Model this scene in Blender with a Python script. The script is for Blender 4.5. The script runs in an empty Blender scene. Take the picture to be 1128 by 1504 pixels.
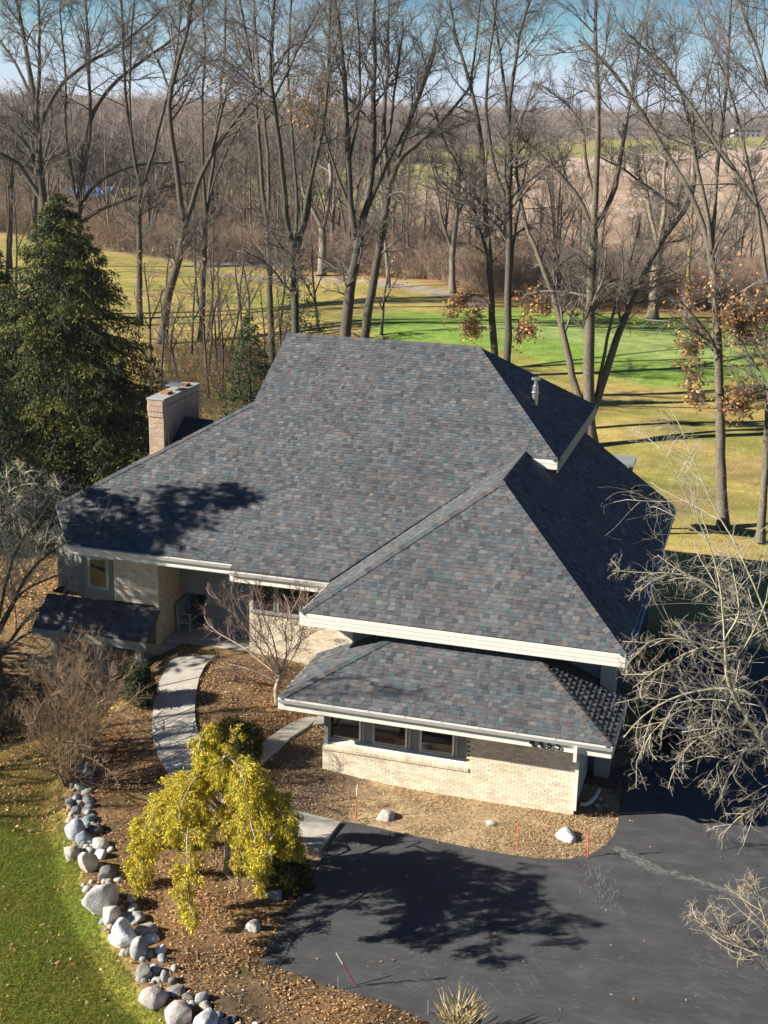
import bpy, math, random
import numpy as np
from mathutils import Vector
# ------------------------------------------------------------------ camera, world, sun, exposure
scene = bpy.context.scene
COL = scene.collection
F = 1975.0                                   # focal length in pixels of the 1128 x 1504 photograph
_p, _y, _r = (math.radians(a) for a in (16.87, -16.1, 1.3))
FW = np.array([math.sin(_y)*math.cos(_p), math.cos(_y)*math.cos(_p), -math.sin(_p)])
_a = np.array([math.cos(_y), -math.sin(_y), 0.0]); _u = np.cross(_a, FW)
RT = math.cos(_r)*_a + math.sin(_r)*_u
UP = -math.sin(_r)*_a + math.cos(_r)*_u
def ray(px, py): return FW + RT*(px-564)/F + UP*(752-py)/F
CAM = -ray(842, 1198)*35.5
cam = bpy.data.objects.new('camera', bpy.data.cameras.new('camera'))
COL.objects.link(cam); scene.camera = cam
cam.data.sensor_fit = 'HORIZONTAL'; cam.data.sensor_width = 36.0
cam.data.lens = F/1128*36; cam.data.clip_start = 0.5; cam.data.clip_end = 20000
from mathutils import Matrix
M = Matrix(((RT[0], UP[0], -FW[0], CAM[0]), (RT[1], UP[1], -FW[1], CAM[1]), (RT[2], UP[2], -FW[2], CAM[2]), (0, 0, 0, 1)))
cam.matrix_world = M
SUN = np.array([-2.3, -1.0, 1.38]); SUN = SUN/np.linalg.norm(SUN)      # towards the sun
sun = bpy.data.objects.new('sun', bpy.data.lights.new('sun', 'SUN'))
COL.objects.link(sun); sun.data.energy = 5.0; sun.data.angle = math.radians(0.5); sun.data.color = (1.0, 0.94, 0.84)
sun.rotation_euler = Vector(SUN).to_track_quat('Z', 'Y').to_euler()
world = bpy.data.worlds.new('World'); scene.world = world; world.use_nodes = True
wn = world.node_tree; bg = wn.nodes['Background']
sky = wn.nodes.new('ShaderNodeTexSky'); sky.sky_type = 'NISHITA'; sky.sun_disc = False
sky.sun_elevation = math.asin(SUN[2]); sky.sun_rotation = math.atan2(SUN[0], SUN[1])
sky.altitude = 0; sky.air_density = 1.0; sky.dust_density = 0.2; sky.ozone_density = 3.0
# pale haze towards the horizon with thin clouds, the same all the way round
_N = wn.nodes; _L = wn.links; _tc = _N.new('ShaderNodeTexCoord'); _sx = _N.new('ShaderNodeSeparateXYZ'); _L.new(_tc.outputs['Generated'], _sx.inputs[0])
_mr = _N.new('ShaderNodeMapRange'); _mr.interpolation_type = 'SMOOTHERSTEP'; _mr.inputs[1].default_value = -.02; _mr.inputs[2].default_value = .13; _mr.inputs[3].default_value = 1.0; _mr.inputs[4].default_value = 0.0; _L.new(_sx.outputs[2], _mr.inputs[0])
_mp = _N.new('ShaderNodeMapping'); _mp.inputs['Scale'].default_value = (3, 3, 26); _L.new(_tc.outputs['Generated'], _mp.inputs[0]); _nz = _N.new('ShaderNodeTexNoise'); _nz.inputs['Scale'].default_value = 2.2; _nz.inputs['Detail'].default_value = 7; _L.new(_mp.outputs[0], _nz.inputs['Vector'])
_cm = _N.new('ShaderNodeMapRange'); _cm.inputs[1].default_value = .42; _cm.inputs[2].default_value = .68; _cm.inputs[3].default_value = 0.0; _cm.inputs[4].default_value = .75; _L.new(_nz.outputs[0], _cm.inputs[0])
_t1 = _N.new('ShaderNodeVectorMath'); _t1.operation = 'MULTIPLY'; _t1.inputs[1].default_value = (.11, .33, .54); _L.new(sky.outputs[0], _t1.inputs[0])
_hc = _N.new('ShaderNodeMix'); _hc.data_type = 'RGBA'; _hc.inputs[6].default_value = (3.4, 6.9, 8.0, 1); _hc.inputs[7].default_value = (7.0, 8.0, 9.2, 1); _L.new(_cm.outputs[0], _hc.inputs[0])
_mm = _N.new('ShaderNodeMix'); _mm.data_type = 'RGBA'; _L.new(_mr.outputs[0], _mm.inputs[0]); _L.new(_t1.outputs[0], _mm.inputs[6]); _L.new(_hc.outputs[2], _mm.inputs[7])
_mr2 = _N.new('ShaderNodeMapRange'); _mr2.interpolation_type = 'SMOOTHSTEP'; _mr2.inputs[1].default_value = -.01; _mr2.inputs[2].default_value = .075; _mr2.inputs[3].default_value = 1.0; _mr2.inputs[4].default_value = 0.0; _L.new(_sx.outputs[2], _mr2.inputs[0])
_m3 = _N.new('ShaderNodeMix'); _m3.data_type = 'RGBA'; _m3.inputs[7].default_value = (6.0, 6.9, 8.2, 1); _L.new(_mr2.outputs[0], _m3.inputs[0]); _L.new(_mm.outputs[2], _m3.inputs[6])
_L.new(_m3.outputs[2], bg.inputs[0]); bg.inputs[1].default_value = 0.05
vs = scene.view_settings
vs.view_transform = 'Standard'; vs.look = 'None'; vs.gamma = 1; vs.use_curve_mapping = False; vs.exposure = 1.2

# ------------------------------------------------------------------ helpers
rs = np.random.RandomState
def smooth(t): t = np.clip(t, 0, 1); return t*t*(3-2*t)
def sint(x, y, s=1.0, k=0):                     # cheap smooth pseudo noise, about -1..1
    x = np.asarray(x)*s+k*3.7; y = np.asarray(y)*s-k*5.1
    return (np.sin(x*1.3+np.sin(y*1.7+k))*np.cos(y*1.1+1.3*np.sin(x*.9))+.5*np.sin(2.9*x+1.1*y+2*np.sin(y*2.1)))/1.5
def height(x, y):
    x = np.asarray(x, float); y = np.asarray(y, float)
    a = smooth((-x-4)/7); b = smooth((y+5)/10)
    h = 1.0*a*b*(1-smooth((y-14)/14))
    h = h-2.1*smooth((-x-13.2)/5.0)*smooth((y+3.5)/6)*(1-smooth((y-20)/15))
    h = h-0.35*smooth((rockline(y)-x)/0.9)*(1-smooth((y-3)/4))
    # golf green: raised plateau behind the house
    g = smooth((y-60-2.5*np.sin(x*.13))/11)*(1-smooth((y-99)/10))*smooth((x+45)/16)
    h = h+1.0*g
    h = h+0.25*smooth((y-25)/20)*sint(x, y, .06)
    h = h+smooth((y-110)/60)*1.2*sint(x, y, .015, 2)
    h = h+smooth((y-500)/1500)*10*(.6+.4*sint(x, y, .002, 4))
    return h
RL = np.array([(-13.6, -1.2), (-13.2, -2.6), (-12.6, -4.0), (-11.4, -5.5), (-10.3, -7.1), (-9.1, -8.4), (-7.6, -9.9), (-6.1, -11.0), (-4.0, -12.2), (0., -14)])
def rockline(y): return np.interp(-np.asarray(y, float), -RL[:, 1], RL[:, 0])
def at(px, py, z=None, y=None, x=None, off=0.0):
    d = ray(px, py)
    if y is not None: return CAM+d*(y-CAM[1])/d[1]
    if x is not None: return CAM+d*(x-CAM[0])/d[0]
    if z is not None: return CAM+d*(z-CAM[2])/d[2]
    zz = 0.0
    for _ in range(25):
        P = CAM+d*(zz-CAM[2])/d[2]; zz = .5*zz+.5*(float(height(P[0], P[1]))+off)
    return CAM+d*(zz-CAM[2])/d[2]
def depth_of(P): return float((np.asarray(P)-CAM)@FW)
def atdepth(px, py, dpt): return CAM+ray(px, py)*dpt
def tag(o, label=None, cat=None, group=None, kind=None):
    if label: o['label'] = label
    if cat: o['category'] = cat
    if group: o['group'] = group
    if kind: o['kind'] = kind
    return o
def empty(name, loc, label, cat, group=None):
    o = bpy.data.objects.new(name, None); COL.objects.link(o); o.location = loc; o.empty_display_size = .2
    return tag(o, label, cat, group)
def link(name, me, mat, parent=None):
    o = bpy.data.objects.new(name, me); COL.objects.link(o)
    if mat and not me.materials: me.materials.append(mat)
    if parent is not None:
        o.parent = parent
        q = parent; off = Vector((0, 0, 0))
        while q is not None: off += q.location; q = q.parent
        o.location = -off                      # meshes are written in world coordinates
    return o
def npmesh(name, V, Fc, mat, parent=None, fcol=None, smoothf=False, vcol=None):
    """V (n,3), Fc (m,k) of one face size k, or a list of such arrays"""
    if not isinstance(Fc, list): Fc = [Fc]
    Fc = [np.asarray(f, np.int32) for f in Fc if len(f)]
    me = bpy.data.meshes.new(name)
    nl = sum(f.size for f in Fc); nf = sum(len(f) for f in Fc)
    me.vertices.add(len(V)); me.vertices.foreach_set('co', np.asarray(V, np.float32).ravel())
    me.loops.add(nl); me.loops.foreach_set('vertex_index', np.concatenate([f.ravel() for f in Fc]))
    st = []; c = 0
    for f in Fc: st.append(c+np.arange(len(f))*f.shape[1]); c += f.size
    me.polygons.add(nf); me.polygons.foreach_set('loop_start', np.concatenate(st).astype(np.int32))
    me.polygons.foreach_set('loop_total', np.concatenate([np.full(len(f), f.shape[1]) for f in Fc]).astype(np.int32))
    me.update(calc_edges=True)
    if smoothf: me.polygons.foreach_set('use_smooth', np.ones(nf, bool))
    for col, dom, n in ((fcol, 'FACE', nf), (vcol, 'POINT', len(V))):
        if col is not None:
            at_ = me.attributes.new('col', 'FLOAT_COLOR', dom)
            c4 = np.ones((n, 4), np.float32); c4[:, :3] = col; at_.data.foreach_set('color', c4.ravel())
    return link(name, me, mat, parent)
class MB:
    """collects polygons of any size with an optional colour each"""
    def __init__(s): s.v = []; s.f = []; s.c = []
    def poly(s, pts, c=None):
        n = len(s.v); s.v += [tuple(map(float, p)) for p in pts]; s.f.append(list(range(n, n+len(pts)))); s.c.append(c or (1, 1, 1))
    def hexa(s, b, t, c=None):                 # b, t : 4 bottom and 4 top points, counter-clockwise from above
        b = [tuple(map(float, p)) for p in b]; t = [tuple(map(float, p)) for p in t]; k = len(b)
        n = len(s.v); s.v += b+t
        fs = [list(range(n+k-1, n-1, -1)), list(range(n+k, n+2*k))]+[[n+i, n+(i+1) % k, n+k+(i+1) % k, n+k+i] for i in range(k)]
        s.f += fs; s.c += [c or (1, 1, 1)]*len(fs)
    def box(s, x0, x1, y0, y1, z0, z1, c=None):
        s.hexa([(x0, y0, z0), (x1, y0, z0), (x1, y1, z0), (x0, y1, z0)], [(x0, y0, z1), (x1, y0, z1), (x1, y1, z1), (x0, y1, z1)], c)
    def bar(s, p, q, w, h, c=None, up=(0, 0, 1)):
        p = np.array(p, float); q = np.array(q, float); d = q-p; d /= np.linalg.norm(d)
        a = np.cross(d, up); a = a/np.linalg.norm(a)*w/2; b = np.cross(a, d); b = b/np.linalg.norm(b)*h/2
        s.hexa([p-a-b, p+a-b, q+a-b, q-a-b], [p-a+b, p+a+b, q+a+b, q-a+b], c)
    def tube(s, pts, r, k=8, c=None):
        pts = np.array(pts, float); r = np.broadcast_to(r, (len(pts),)); t = np.gradient(pts, axis=0); n0 = len(s.v)
        ref = np.array((0.13, .31, 1.)) if abs(t[0][2]) < .8*np.linalg.norm(t[0]) else np.array((1, .2, .1))
        for i, p in enumerate(pts):
            a = np.cross(t[i], ref); a /= np.linalg.norm(a); b = np.cross(t[i], a); b /= np.linalg.norm(b)
            for j in range(k): s.v.append(tuple(p+r[i]*(a*math.cos(6.2832*j/k)+b*math.sin(6.2832*j/k))))
        for i in range(len(pts)-1):
            for j in range(k):
                s.f.append([n0+i*k+j, n0+i*k+(j+1) % k, n0+(i+1)*k+(j+1) % k, n0+(i+1)*k+j]); s.c.append(c or (1, 1, 1))
        s.f.append([n0+j for j in range(k)][::-1]); s.f.append([n0+(len(pts)-1)*k+j for j in range(k)]); s.c += [c or (1, 1, 1)]*2
    def build(s, name, mat, parent=None, bevel=0, smoothf=False):
        me = bpy.data.meshes.new(name); me.from_pydata(s.v, [], s.f); me.update()
        a = me.attributes.new('col', 'FLOAT_COLOR', 'FACE')
        a.data.foreach_set('color', np.array([(c[0], c[1], c[2], 1) for c in s.c], np.float32).ravel())
        if smoothf: me.polygons.foreach_set('use_smooth', np.ones(len(me.polygons), bool))
        o = link(name, me, mat, parent)
        if bevel:
            m = o.modifiers.new('bevel', 'BEVEL'); m.width = bevel; m.segments = 1; m.limit_method = 'ANGLE'
        return o
# ------------------------------------------------------------------ materials
def material(name, col=(.5, .5, .5), rough=.8, attr=False, noise=0.0, nscale=8.0, bump=0.0, bscale=60.0, spec=.3, col2=None, metallic=0.0, noise2=0.0, n2scale=1.0, trans=0.0, blobs=None):
    m = bpy.data.materials.new(name); m.use_nodes = True; nt = m.node_tree; N = nt.nodes; L = nt.links
    b = N['Principled BSDF']; b.inputs['Roughness'].default_value = rough; b.inputs['Metallic'].default_value = metallic
    b.inputs['Specular IOR Level'].default_value = spec
    tc = N.new('ShaderNodeTexCoord')
    if attr:
        s = N.new('ShaderNodeAttribute'); s.attribute_name = 'col'; cur = s.outputs['Color']
    else:
        s = N.new('ShaderNodeRGB'); s.outputs[0].default_value = (*col, 1); cur = s.outputs[0]
    def nz(scale, det=6):
        n = N.new('ShaderNodeTexNoise'); n.inputs['Scale'].default_value = scale; n.inputs['Detail'].default_value = det
        L.new(tc.outputs['Object'], n.inputs['Vector']); return n
    if col2 is not None:
        n = nz(nscale); cr = N.new('ShaderNodeValToRGB'); cr.color_ramp.elements[0].position = .42; cr.color_ramp.elements[1].position = .6
        L.new(n.outputs[0], cr.inputs[0]); mx = N.new('ShaderNodeMix'); mx.data_type = 'RGBA'
        L.new(cr.outputs[0], mx.inputs[0]); L.new(cur, mx.inputs[6]); mx.inputs[7].default_value = (*col2, 1); cur = mx.outputs[2]
    for amt, sc in ((noise, nscale), (noise2, n2scale)):
        if amt:
            n = nz(sc, 8); mr = N.new('ShaderNodeMapRange'); mr.inputs[1].default_value = .3; mr.inputs[2].default_value = .7
            mr.inputs[3].default_value = 1-amt; mr.inputs[4].default_value = 1+amt
            L.new(n.outputs[0], mr.inputs[0]); vm = N.new('ShaderNodeVectorMath'); vm.operation = 'SCALE'
            L.new(cur, vm.inputs[0]); L.new(mr.outputs[0], vm.inputs['Scale']); cur = vm.outputs[0]
    L.new(cur, b.inputs['Base Color'])
    if bump:
        n = nz(bscale, 5); bp = N.new('ShaderNodeBump'); bp.inputs['Strength'].default_value = bump; bp.inputs['Distance'].default_value = .02
        L.new(n.outputs[0], bp.inputs['Height']); L.new(bp.outputs[0], b.inputs['Normal'])
    if trans:
        tr = N.new('ShaderNodeBsdfTranslucent'); ms = N.new('ShaderNodeMixShader'); ms.inputs[0].default_value = trans
        L.new(cur, tr.inputs[0]); L.new(b.outputs[0], ms.inputs[1]); L.new(tr.outputs[0], ms.inputs[2])
        L.new(ms.outputs[0], N['Material Output'].inputs[0])
    return m
MT = {}
MT['shingle'] = material('asphalt_shingle', attr=True, rough=.9, noise=.22, nscale=35, bump=.5, bscale=180, spec=.25, noise2=.12, n2scale=.8)
MT['shingle_flat'] = material('asphalt_shingle_smooth', attr=True, rough=.9, noise=.22, nscale=35, spec=.25, noise2=.12, n2scale=.8)
MT['deck'] = material('roof_underlay', (.05, .05, .055), .9)
MT['brick'] = material('brick', attr=True, rough=.9, noise=.14, nscale=22, bump=.4, bscale=120, spec=.2, noise2=.08, n2scale=1.5)
MT['mortar'] = material('mortar', (.60, .53, .41), .95, noise=.12, nscale=14, bump=.3, bscale=150)
MT['white'] = material('cream_painted_wood', (.78, .74, .64), .6, noise=.05, nscale=6, bump=.08, bscale=40)
MT['gutter'] = material('painted_aluminium', (.66, .65, .6), .4, noise=.05, nscale=4, spec=.5)
MT['trim'] = material('taupe_trim', (.33, .33, .30), .6, noise=.08, nscale=7)
MT['siding'] = material('grey_green_siding', (.20, .22, .21), .7, noise=.07, nscale=5)
MT['soffit'] = material('soffit_board', (.34, .35, .33), .8, noise=.08, nscale=4)
MT['glass'] = material('dark_window_glass', (.012, .014, .014), .04, spec=1.0)
MT['teal'] = material('teal_paint', (.03, .11, .13), .5, noise=.1)
MT['bench'] = material('blue_grey_paint', (.22, .30, .33), .6, noise=.12, nscale=12)
MT['black'] = material('black_metal', (.012, .012, .013), .5)
MT['steel'] = material('galvanised_steel', (.5, .5, .5), .35, metallic=.8, noise=.1)
MT['concrete'] = material('concrete', (.42, .39, .33), .9, noise=.16, nscale=2.2, bump=.25, bscale=90, noise2=.1, n2scale=30)
MT['stone'] = material('fieldstone', attr=True, rough=.85, noise=.25, nscale=7, bump=.7, bscale=20, noise2=.15, n2scale=40)
MT['bark'] = material('bark', attr=True, rough=.95, noise=.3, nscale=9, bump=.6, bscale=30, spec=.15)
MT['twig'] = material('twigs', attr=True, rough=.9, noise=.25, nscale=3, spec=.15)
MT['leaf'] = material('dry_leaves', attr=True, rough=.85, spec=.2, trans=.3)
MT['needle'] = material('evergreen_needles', attr=True, rough=.7, spec=.3, noise=.2, nscale=3, trans=.2)
MT['grass'] = material('grass_blades', attr=True, rough=.8, spec=.2, trans=.35)
MT['terracotta'] = material('clay', (.38, .15, .07), .8, noise=.15)
MT['orange'] = material('orange_fibreglass', (.75, .13, .04), .5)
MT['redline'] = material('faded_red_fibreglass', (.35, .05, .05), .5)

# ------------------------------------------------------------------ terrain sheet, split by what grows on it
def px_poly(pts, z): return np.array([at(a, b, z=z)[:2] for a, b in pts])
def inside(poly, X, Y):
    r = np.zeros(X.shape, bool); n = len(poly)
    for i in range(n):
        x0, y0 = poly[i]; x1, y1 = poly[(i+1) % n]
        c = ((y0 > Y) != (y1 > Y)) & (X < (x1-x0)*(Y-y0)/(y1-y0+1e-12)+x0); r ^= c
    return r
def dist_poly(poly, X, Y):                      # signed distance, positive inside
    d = np.full(X.shape, 1e9); n = len(poly)
    for i in range(n):
        a = poly[i]; b = poly[(i+1) % n]; ab = b-a
        t = np.clip(((X-a[0])*ab[0]+(Y-a[1])*ab[1])/(ab@ab+1e-12), 0, 1)
        d = np.minimum(d, np.hypot(X-a[0]-t*ab[0], Y-a[1]-t*ab[1]))
    return np.where(inside(poly, X, Y), d, -d)
def dist_line(line, X, Y):
    d = np.full(X.shape, 1e9)
    for a, b in zip(line[:-1], line[1:]):
        ab = b-a; t = np.clip(((X-a[0])*ab[0]+(Y-a[1])*ab[1])/(ab@ab), 0, 1)
        d = np.minimum(d, np.hypot(X-a[0]-t*ab[0], Y-a[1]-t*ab[1]))
    return d
def axis(a, b, step, lo, hi, g):
    v = list(np.arange(a, b+1e-6, step)); s = step
    while v[-1] < hi: s = min(s*g, 160); v.append(v[-1]+s)
    s = step
    while v[0] > lo: s = min(s*g, 160); v.insert(0, v[0]-s)
    return np.array(v)
gx = axis(-21, 7, .14, -6500, 4500, 1.035); gy = axis(-14, 14, .14, -60, 11000, 1.025)
GX, GY = np.meshgrid(gx, gy); GZ = height(GX, GY)
DRIVE = px_poly([(503, 1207), (545, 1214), (600, 1226), (680, 1243), (740, 1255), (790, 1262), (835, 1262), (868, 1256), (890, 1243), (903, 1225), (910, 1200), (913, 1170), (912, 1145), (905, 1128)], 0.0)
_dl = px_poly([(640, 1504), (560, 1471), (470, 1443), (383, 1413)], 0.0)
DRIVE = np.vstack([DRIVE, [(1.2, 3.5), (1.2, 13.5), (9., 13.5), (30, 9), (34, -16), (3, -17.5)], _dl])
GREEN = px_poly([(552, 470), (590, 459), (640, 462), (760, 458), (900, 466), (1128, 478), (1500, 500), (1500, 560), (1128, 548), (960, 545), (860, 530), (760, 512), (640, 503), (580, 498), (550, 486)], 1.0)
PATH = px_poly([(330, 395), (430, 402), (490, 406), (560, 415), (620, 429), (670, 440), (700, 452)], .7)
CREEK = px_poly([(300, 386), (470, 392), (590, 398), (700, 407), (800, 420), (900, 432), (1010, 446), (1200, 470)], .2)
MARSH = px_poly([(560, 340), (600, 270), (700, 232), (800, 222), (900, 214), (1128, 208), (1800, 200), (1800, 480), (1128, 432), (950, 408), (780, 388), (600, 372)], .3)
F1 = px_poly([(120, 296), (125, 262), (160, 244), (240, 246), (262, 262), (240, 290)], 0.)
F2 = px_poly([(300, 292), (330, 262), (430, 246), (560, 242), (700, 238), (720, 262), (600, 285), (560, 330), (400, 310)], 0.)
F3 = px_poly([(600, 225), (760, 212), (900, 209), (1128, 204), (1128, 216), (900, 226), (760, 232), (650, 240)], 0.)
dg = dist_poly(GREEN, GX, GY); dm = dist_poly(MARSH, GX, GY); dd = dist_poly(DRIVE, GX, GY)
edgeY = np.interp(GX, *zip(*sorted([tuple(at(a, b, z=.3)[:2]) for a, b in ((-300, 320), (0, 340), (60, 345), (150, 366), (300, 384), (420, 398), (520, 402), (640, 420), (700, 444), (900, 462), (1128, 474), (1500, 490))])))
def mixc(a, b, t): return a*(1-t[..., None])+np.array(b)*t[..., None]
nz1 = sint(GX, GY, 1.1, 1)*.5+sint(GX, GY, 4.3, 2)*.5; nzf = sint(GX, GY, .12, 3)*.6+sint(GX, GY, .5, 5)*.4
C = np.zeros(GX.shape+(3,))+np.array((.40, .30, .10))                    # rough golf grass, olive gold
C = mixc(C, (.24, .23, .055), smooth(.5+.8*nzf)); C = mixc(C, (.20, .13, .065), smooth(sint(GX, GY, .33, 41)*1.5-.2)*.6); C = mixc(C, (.14, .15, .04), smooth(sint(GX, GY*2.2, .17, 43)*1.5-.1)*.5); C = mixc(C, (.44, .30, .13), smooth(.1+.7*sint(GX, GY, .21, 7))*.6)
C = mixc(C, (.18, .27, .05), smooth((dg+2+nz1)/3)); C = mixc(C, (.28, .34, .12), smooth((dg-4)/3)*.6)
zone = np.zeros(GX.shape, int)                                             # 0 rough
zone[dg > 0] = 1
brush = smooth((GY-edgeY)/3)
C = mixc(C, (.20, .14, .10), brush); C = mixc(C, (.28, .22, .16), brush*smooth(.3+.6*nzf))
zone[GY > edgeY] = 2
C = mixc(C, (.50, .38, .29), smooth((dm+6+4*nzf)/10)); C = mixc(C, (.25, .12, .10), smooth((dm+6)/10)*smooth((sint(GX, GY, .03, 9)-.3)*2)*.6)
C = mixc(C, (.32, .24, .14), smooth((dm+6)/10)*smooth((sint(GX, GY, .07, 11)-.1)*2)*.5)
zone[dm > 0] = 3
for pf in (F1, F2, F3):
    df = dist_poly(pf, GX, GY); C = mixc(C, (.28, .26, .09), smooth((df+5)/10)); zone[df > 0] = 4
strip = smooth((GY-edgeY+3.5)/1.5)*(1-smooth((GY-edgeY-2.5)/2))*smooth((GX+60)/20); C = mixc(C, (.30, .17, .08), strip)
dp = dist_line(PATH, GX, GY); zone[dp < 1.1] = 5; C = mixc(C, (.30, .25, .22), smooth((1.4-dp)/.4))
dc = dist_line(CREEK, GX, GY); C = mixc(C, (.17, .18, .20), smooth((2.2-dc)/.8)); zone[dc < 1.8] = 6
# near ground
near = (GX > -60) & (GX < 40) & (GY > -60) & (GY < 22)
lawn = smooth((rockline(GY)-GX)/.35+.2*nz1)*(1-smooth((GY-2)/2))
leafy = smooth(.5+.9*sint(GX, GY, .45, 13)+.3*nz1)
nearmask = 1-smooth((GY-4)/4)
bedx = smooth((-GX-1)/2)
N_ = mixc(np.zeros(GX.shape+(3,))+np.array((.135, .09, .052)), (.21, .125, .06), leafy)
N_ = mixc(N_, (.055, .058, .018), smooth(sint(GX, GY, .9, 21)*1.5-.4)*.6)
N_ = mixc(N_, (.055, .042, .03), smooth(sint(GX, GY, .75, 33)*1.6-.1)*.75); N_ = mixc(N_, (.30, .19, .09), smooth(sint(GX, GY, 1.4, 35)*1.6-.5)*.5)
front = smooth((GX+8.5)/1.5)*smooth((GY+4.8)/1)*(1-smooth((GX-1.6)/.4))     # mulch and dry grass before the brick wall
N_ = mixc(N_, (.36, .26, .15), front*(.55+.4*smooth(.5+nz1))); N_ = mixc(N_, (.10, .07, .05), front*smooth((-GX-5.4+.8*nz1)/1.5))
L_ = mixc(np.zeros(GX.shape+(3,))+np.array((.12, .155, .022)), (.18, .17, .03), smooth(.5+.9*sint(GX, GY, .8, 17)))
L_ = mixc(L_, (.23, .17, .06), smooth((GY+5.4+nz1)/1.8)*.9); L_ = mixc(L_, (.20, .14, .05), smooth(sint(GX, GY, 1.7, 19)*1.4-.45)*.6); L_ = mixc(L_, (.05, .075, .014), smooth(sint(GX, GY, 2.3, 23)*1.4-.3)*.5)
N_ = N_*(1-lawn[..., None])+L_*lawn[..., None]
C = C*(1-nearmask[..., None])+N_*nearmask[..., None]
litter = smooth((GY-4)/3)*(1-smooth((GY-24)/5))*smooth((-GX-9)/4); C = mixc(C, (.21, .12, .06), litter*.8)
zone[(GY < 6)] = 8; zone[(GY < 6) & (lawn > .5)] = 7
C = np.clip(C*(1+.12*nz1[..., None]*nearmask[..., None]), .004, 1)
GZ = np.where(dd > -.15, np.minimum(GZ, -.03), GZ)
def near_wall(px0, px1): pass
MT['ground'] = material('ground', attr=True, rough=.95, noise=.4, nscale=9, bump=.8, bscale=25, spec=.1, noise2=.25, n2scale=.9)
ny, nx = GX.shape; idx = np.arange(ny*nx).reshape(ny, nx)
Q = np.stack([idx[:-1, :-1], idx[:-1, 1:], idx[1:, 1:], idx[1:, :-1]], -1).reshape(-1, 4)
zf = zone[:-1, :-1].ravel(); VA = np.stack([GX, GY, GZ], -1).reshape(-1, 3); CA = C.reshape(-1, 3)
for zi, nm in enumerate(['rough_grass', 'putting_green', 'woodland_ground', 'marsh', 'meadow', 'cart_path', 'creek', 'lawn', 'planting_bed']):
    q = Q[zf == zi]
    if len(q):
        uq, inv = np.unique(q, return_inverse=True)
        tag(npmesh(nm, VA[uq], inv.reshape(-1, 4), MT['ground'], vcol=CA[uq], smoothf=True), kind='structure')
# ------------------------------------------------------------------ driveway, walk, porch paths
def asphalt():
    m = material('asphalt', (.056, .056, .059), .8, noise=.2, nscale=1.3, bump=.35, bscale=160, spec=.35, noise2=.15, n2scale=60)
    nt = m.node_tree; N = nt.nodes; L = nt.links; b = N['Principled BSDF']; src = b.inputs['Base Color'].links[0].from_socket
    tc = N.new('ShaderNodeTexCoord'); mp = N.new('ShaderNodeMapping'); mp.inputs['Scale'].default_value = (.7, 2.6, 1); mp.inputs['Rotation'].default_value = (0, 0, .35)
    n = N.new('ShaderNodeTexNoise'); n.inputs['Scale'].default_value = 1.3; n.inputs['Detail'].default_value = 12; n.inputs['Roughness'].default_value = .8; n.inputs['Distortion'].default_value = .6
    L.new(tc.outputs['Object'], mp.inputs[0]); L.new(mp.outputs[0], n.inputs['Vector'])
    r = N.new('ShaderNodeMapRange'); r.inputs[1].default_value = .50; r.inputs[2].default_value = .85; L.new(n.outputs[0], r.inputs[0])
    mx = N.new('ShaderNodeMix'); mx.data_type = 'RGBA'; L.new(r.outputs[0], mx.inputs[0]); L.new(src, mx.inputs[6]); mx.inputs[7].default_value = (.13, .13, .125, 1)
    L.new(mx.outputs[2], b.inputs['Base Color']); return m
MT['asphalt'] = asphalt()
MT['scuff'] = material('pale_scuff', (.17, .17, .16), .9, noise=.3, nscale=20)
ddp = [(p[0], p[1]) for p in DRIVE]
# jitter the soft edge of the asphalt along the beds
def densify(P, s, jit, rng):
    out = []
    for a, b in zip(P, P[1:]+P[:1]):
        n = max(1, int(math.dist(a, b)/s))
        for i in range(n): out.append((a[0]+(b[0]-a[0])*i/n+rng.uniform(-jit, jit), a[1]+(b[1]-a[1])*i/n+rng.uniform(-jit, jit)))
    return out
rg = random.Random(5)
dj = densify(ddp, .25, .018, rg)
mb = MB(); mb.hexa([(x, y, -.06) for x, y in dj], [(x, y, .012) for x, y in dj])
tag(mb.build('driveway', MT['asphalt']), kind='structure')
def line_marks(name, pts, w, mat, n, jit, seed, z=.017):
    rr_ = random.Random(seed); q = [at(a, b, z=.012) for a, b in pts]; mb = MB()
    for i in range(n):
        t = rr_.random()*(len(q)-1); k = int(t); p = q[k]*(1-t+k)+q[k+1]*(t-k); d = q[k+1]-q[k]; d = d/np.linalg.norm(d); nn = np.array((-d[1], d[0], 0)); p = p+nn*rr_.gauss(0, jit)
        a = rr_.gauss(0, .25); d2 = d*math.cos(a)+nn*math.sin(a); n2 = np.array((-d2[1], d2[0], 0)); L_ = rr_.uniform(.03, .16); ww_ = w*rr_.uniform(.3, 1.2)
        mb.poly([(*(p-d2*L_)[:2], z+i*1e-6), (*(p+n2*ww_*-1)[:2], z+i*1e-6), (*(p+d2*L_)[:2], z+i*1e-6), (*(p+n2*ww_)[:2], z+i*1e-6)])
    tag(mb.build(name, MT[mat]), kind='stuff')
line_marks('pale_scuffs', [(905, 1246), (925, 1257), (960, 1275), (1020, 1292), (1075, 1312), (1128, 1325)], .012, 'scuff', 420, .09, 1)
line_marks('pale_scuffs', [(868, 1270), (885, 1300), (895, 1340)], .010, 'scuff', 150, .2, 2); line_marks('pale_scuffs', [(560, 1440), (680, 1400), (760, 1470)], .008, 'scuff', 160, .9, 3)
line_marks('pale_scuffs', [(700, 1430), (1000, 1400), (1120, 1450)], .007, 'scuff', 260, 1.2, 5); line_marks('asphalt_cracks', [(540, 1447), (600, 1441), (655, 1437)], .006, 'black', 90, .012, 4)
line_marks('asphalt_cracks', [(890, 1254), (930, 1255), (975, 1252)], .006, 'black', 70, .01, 6)
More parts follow.
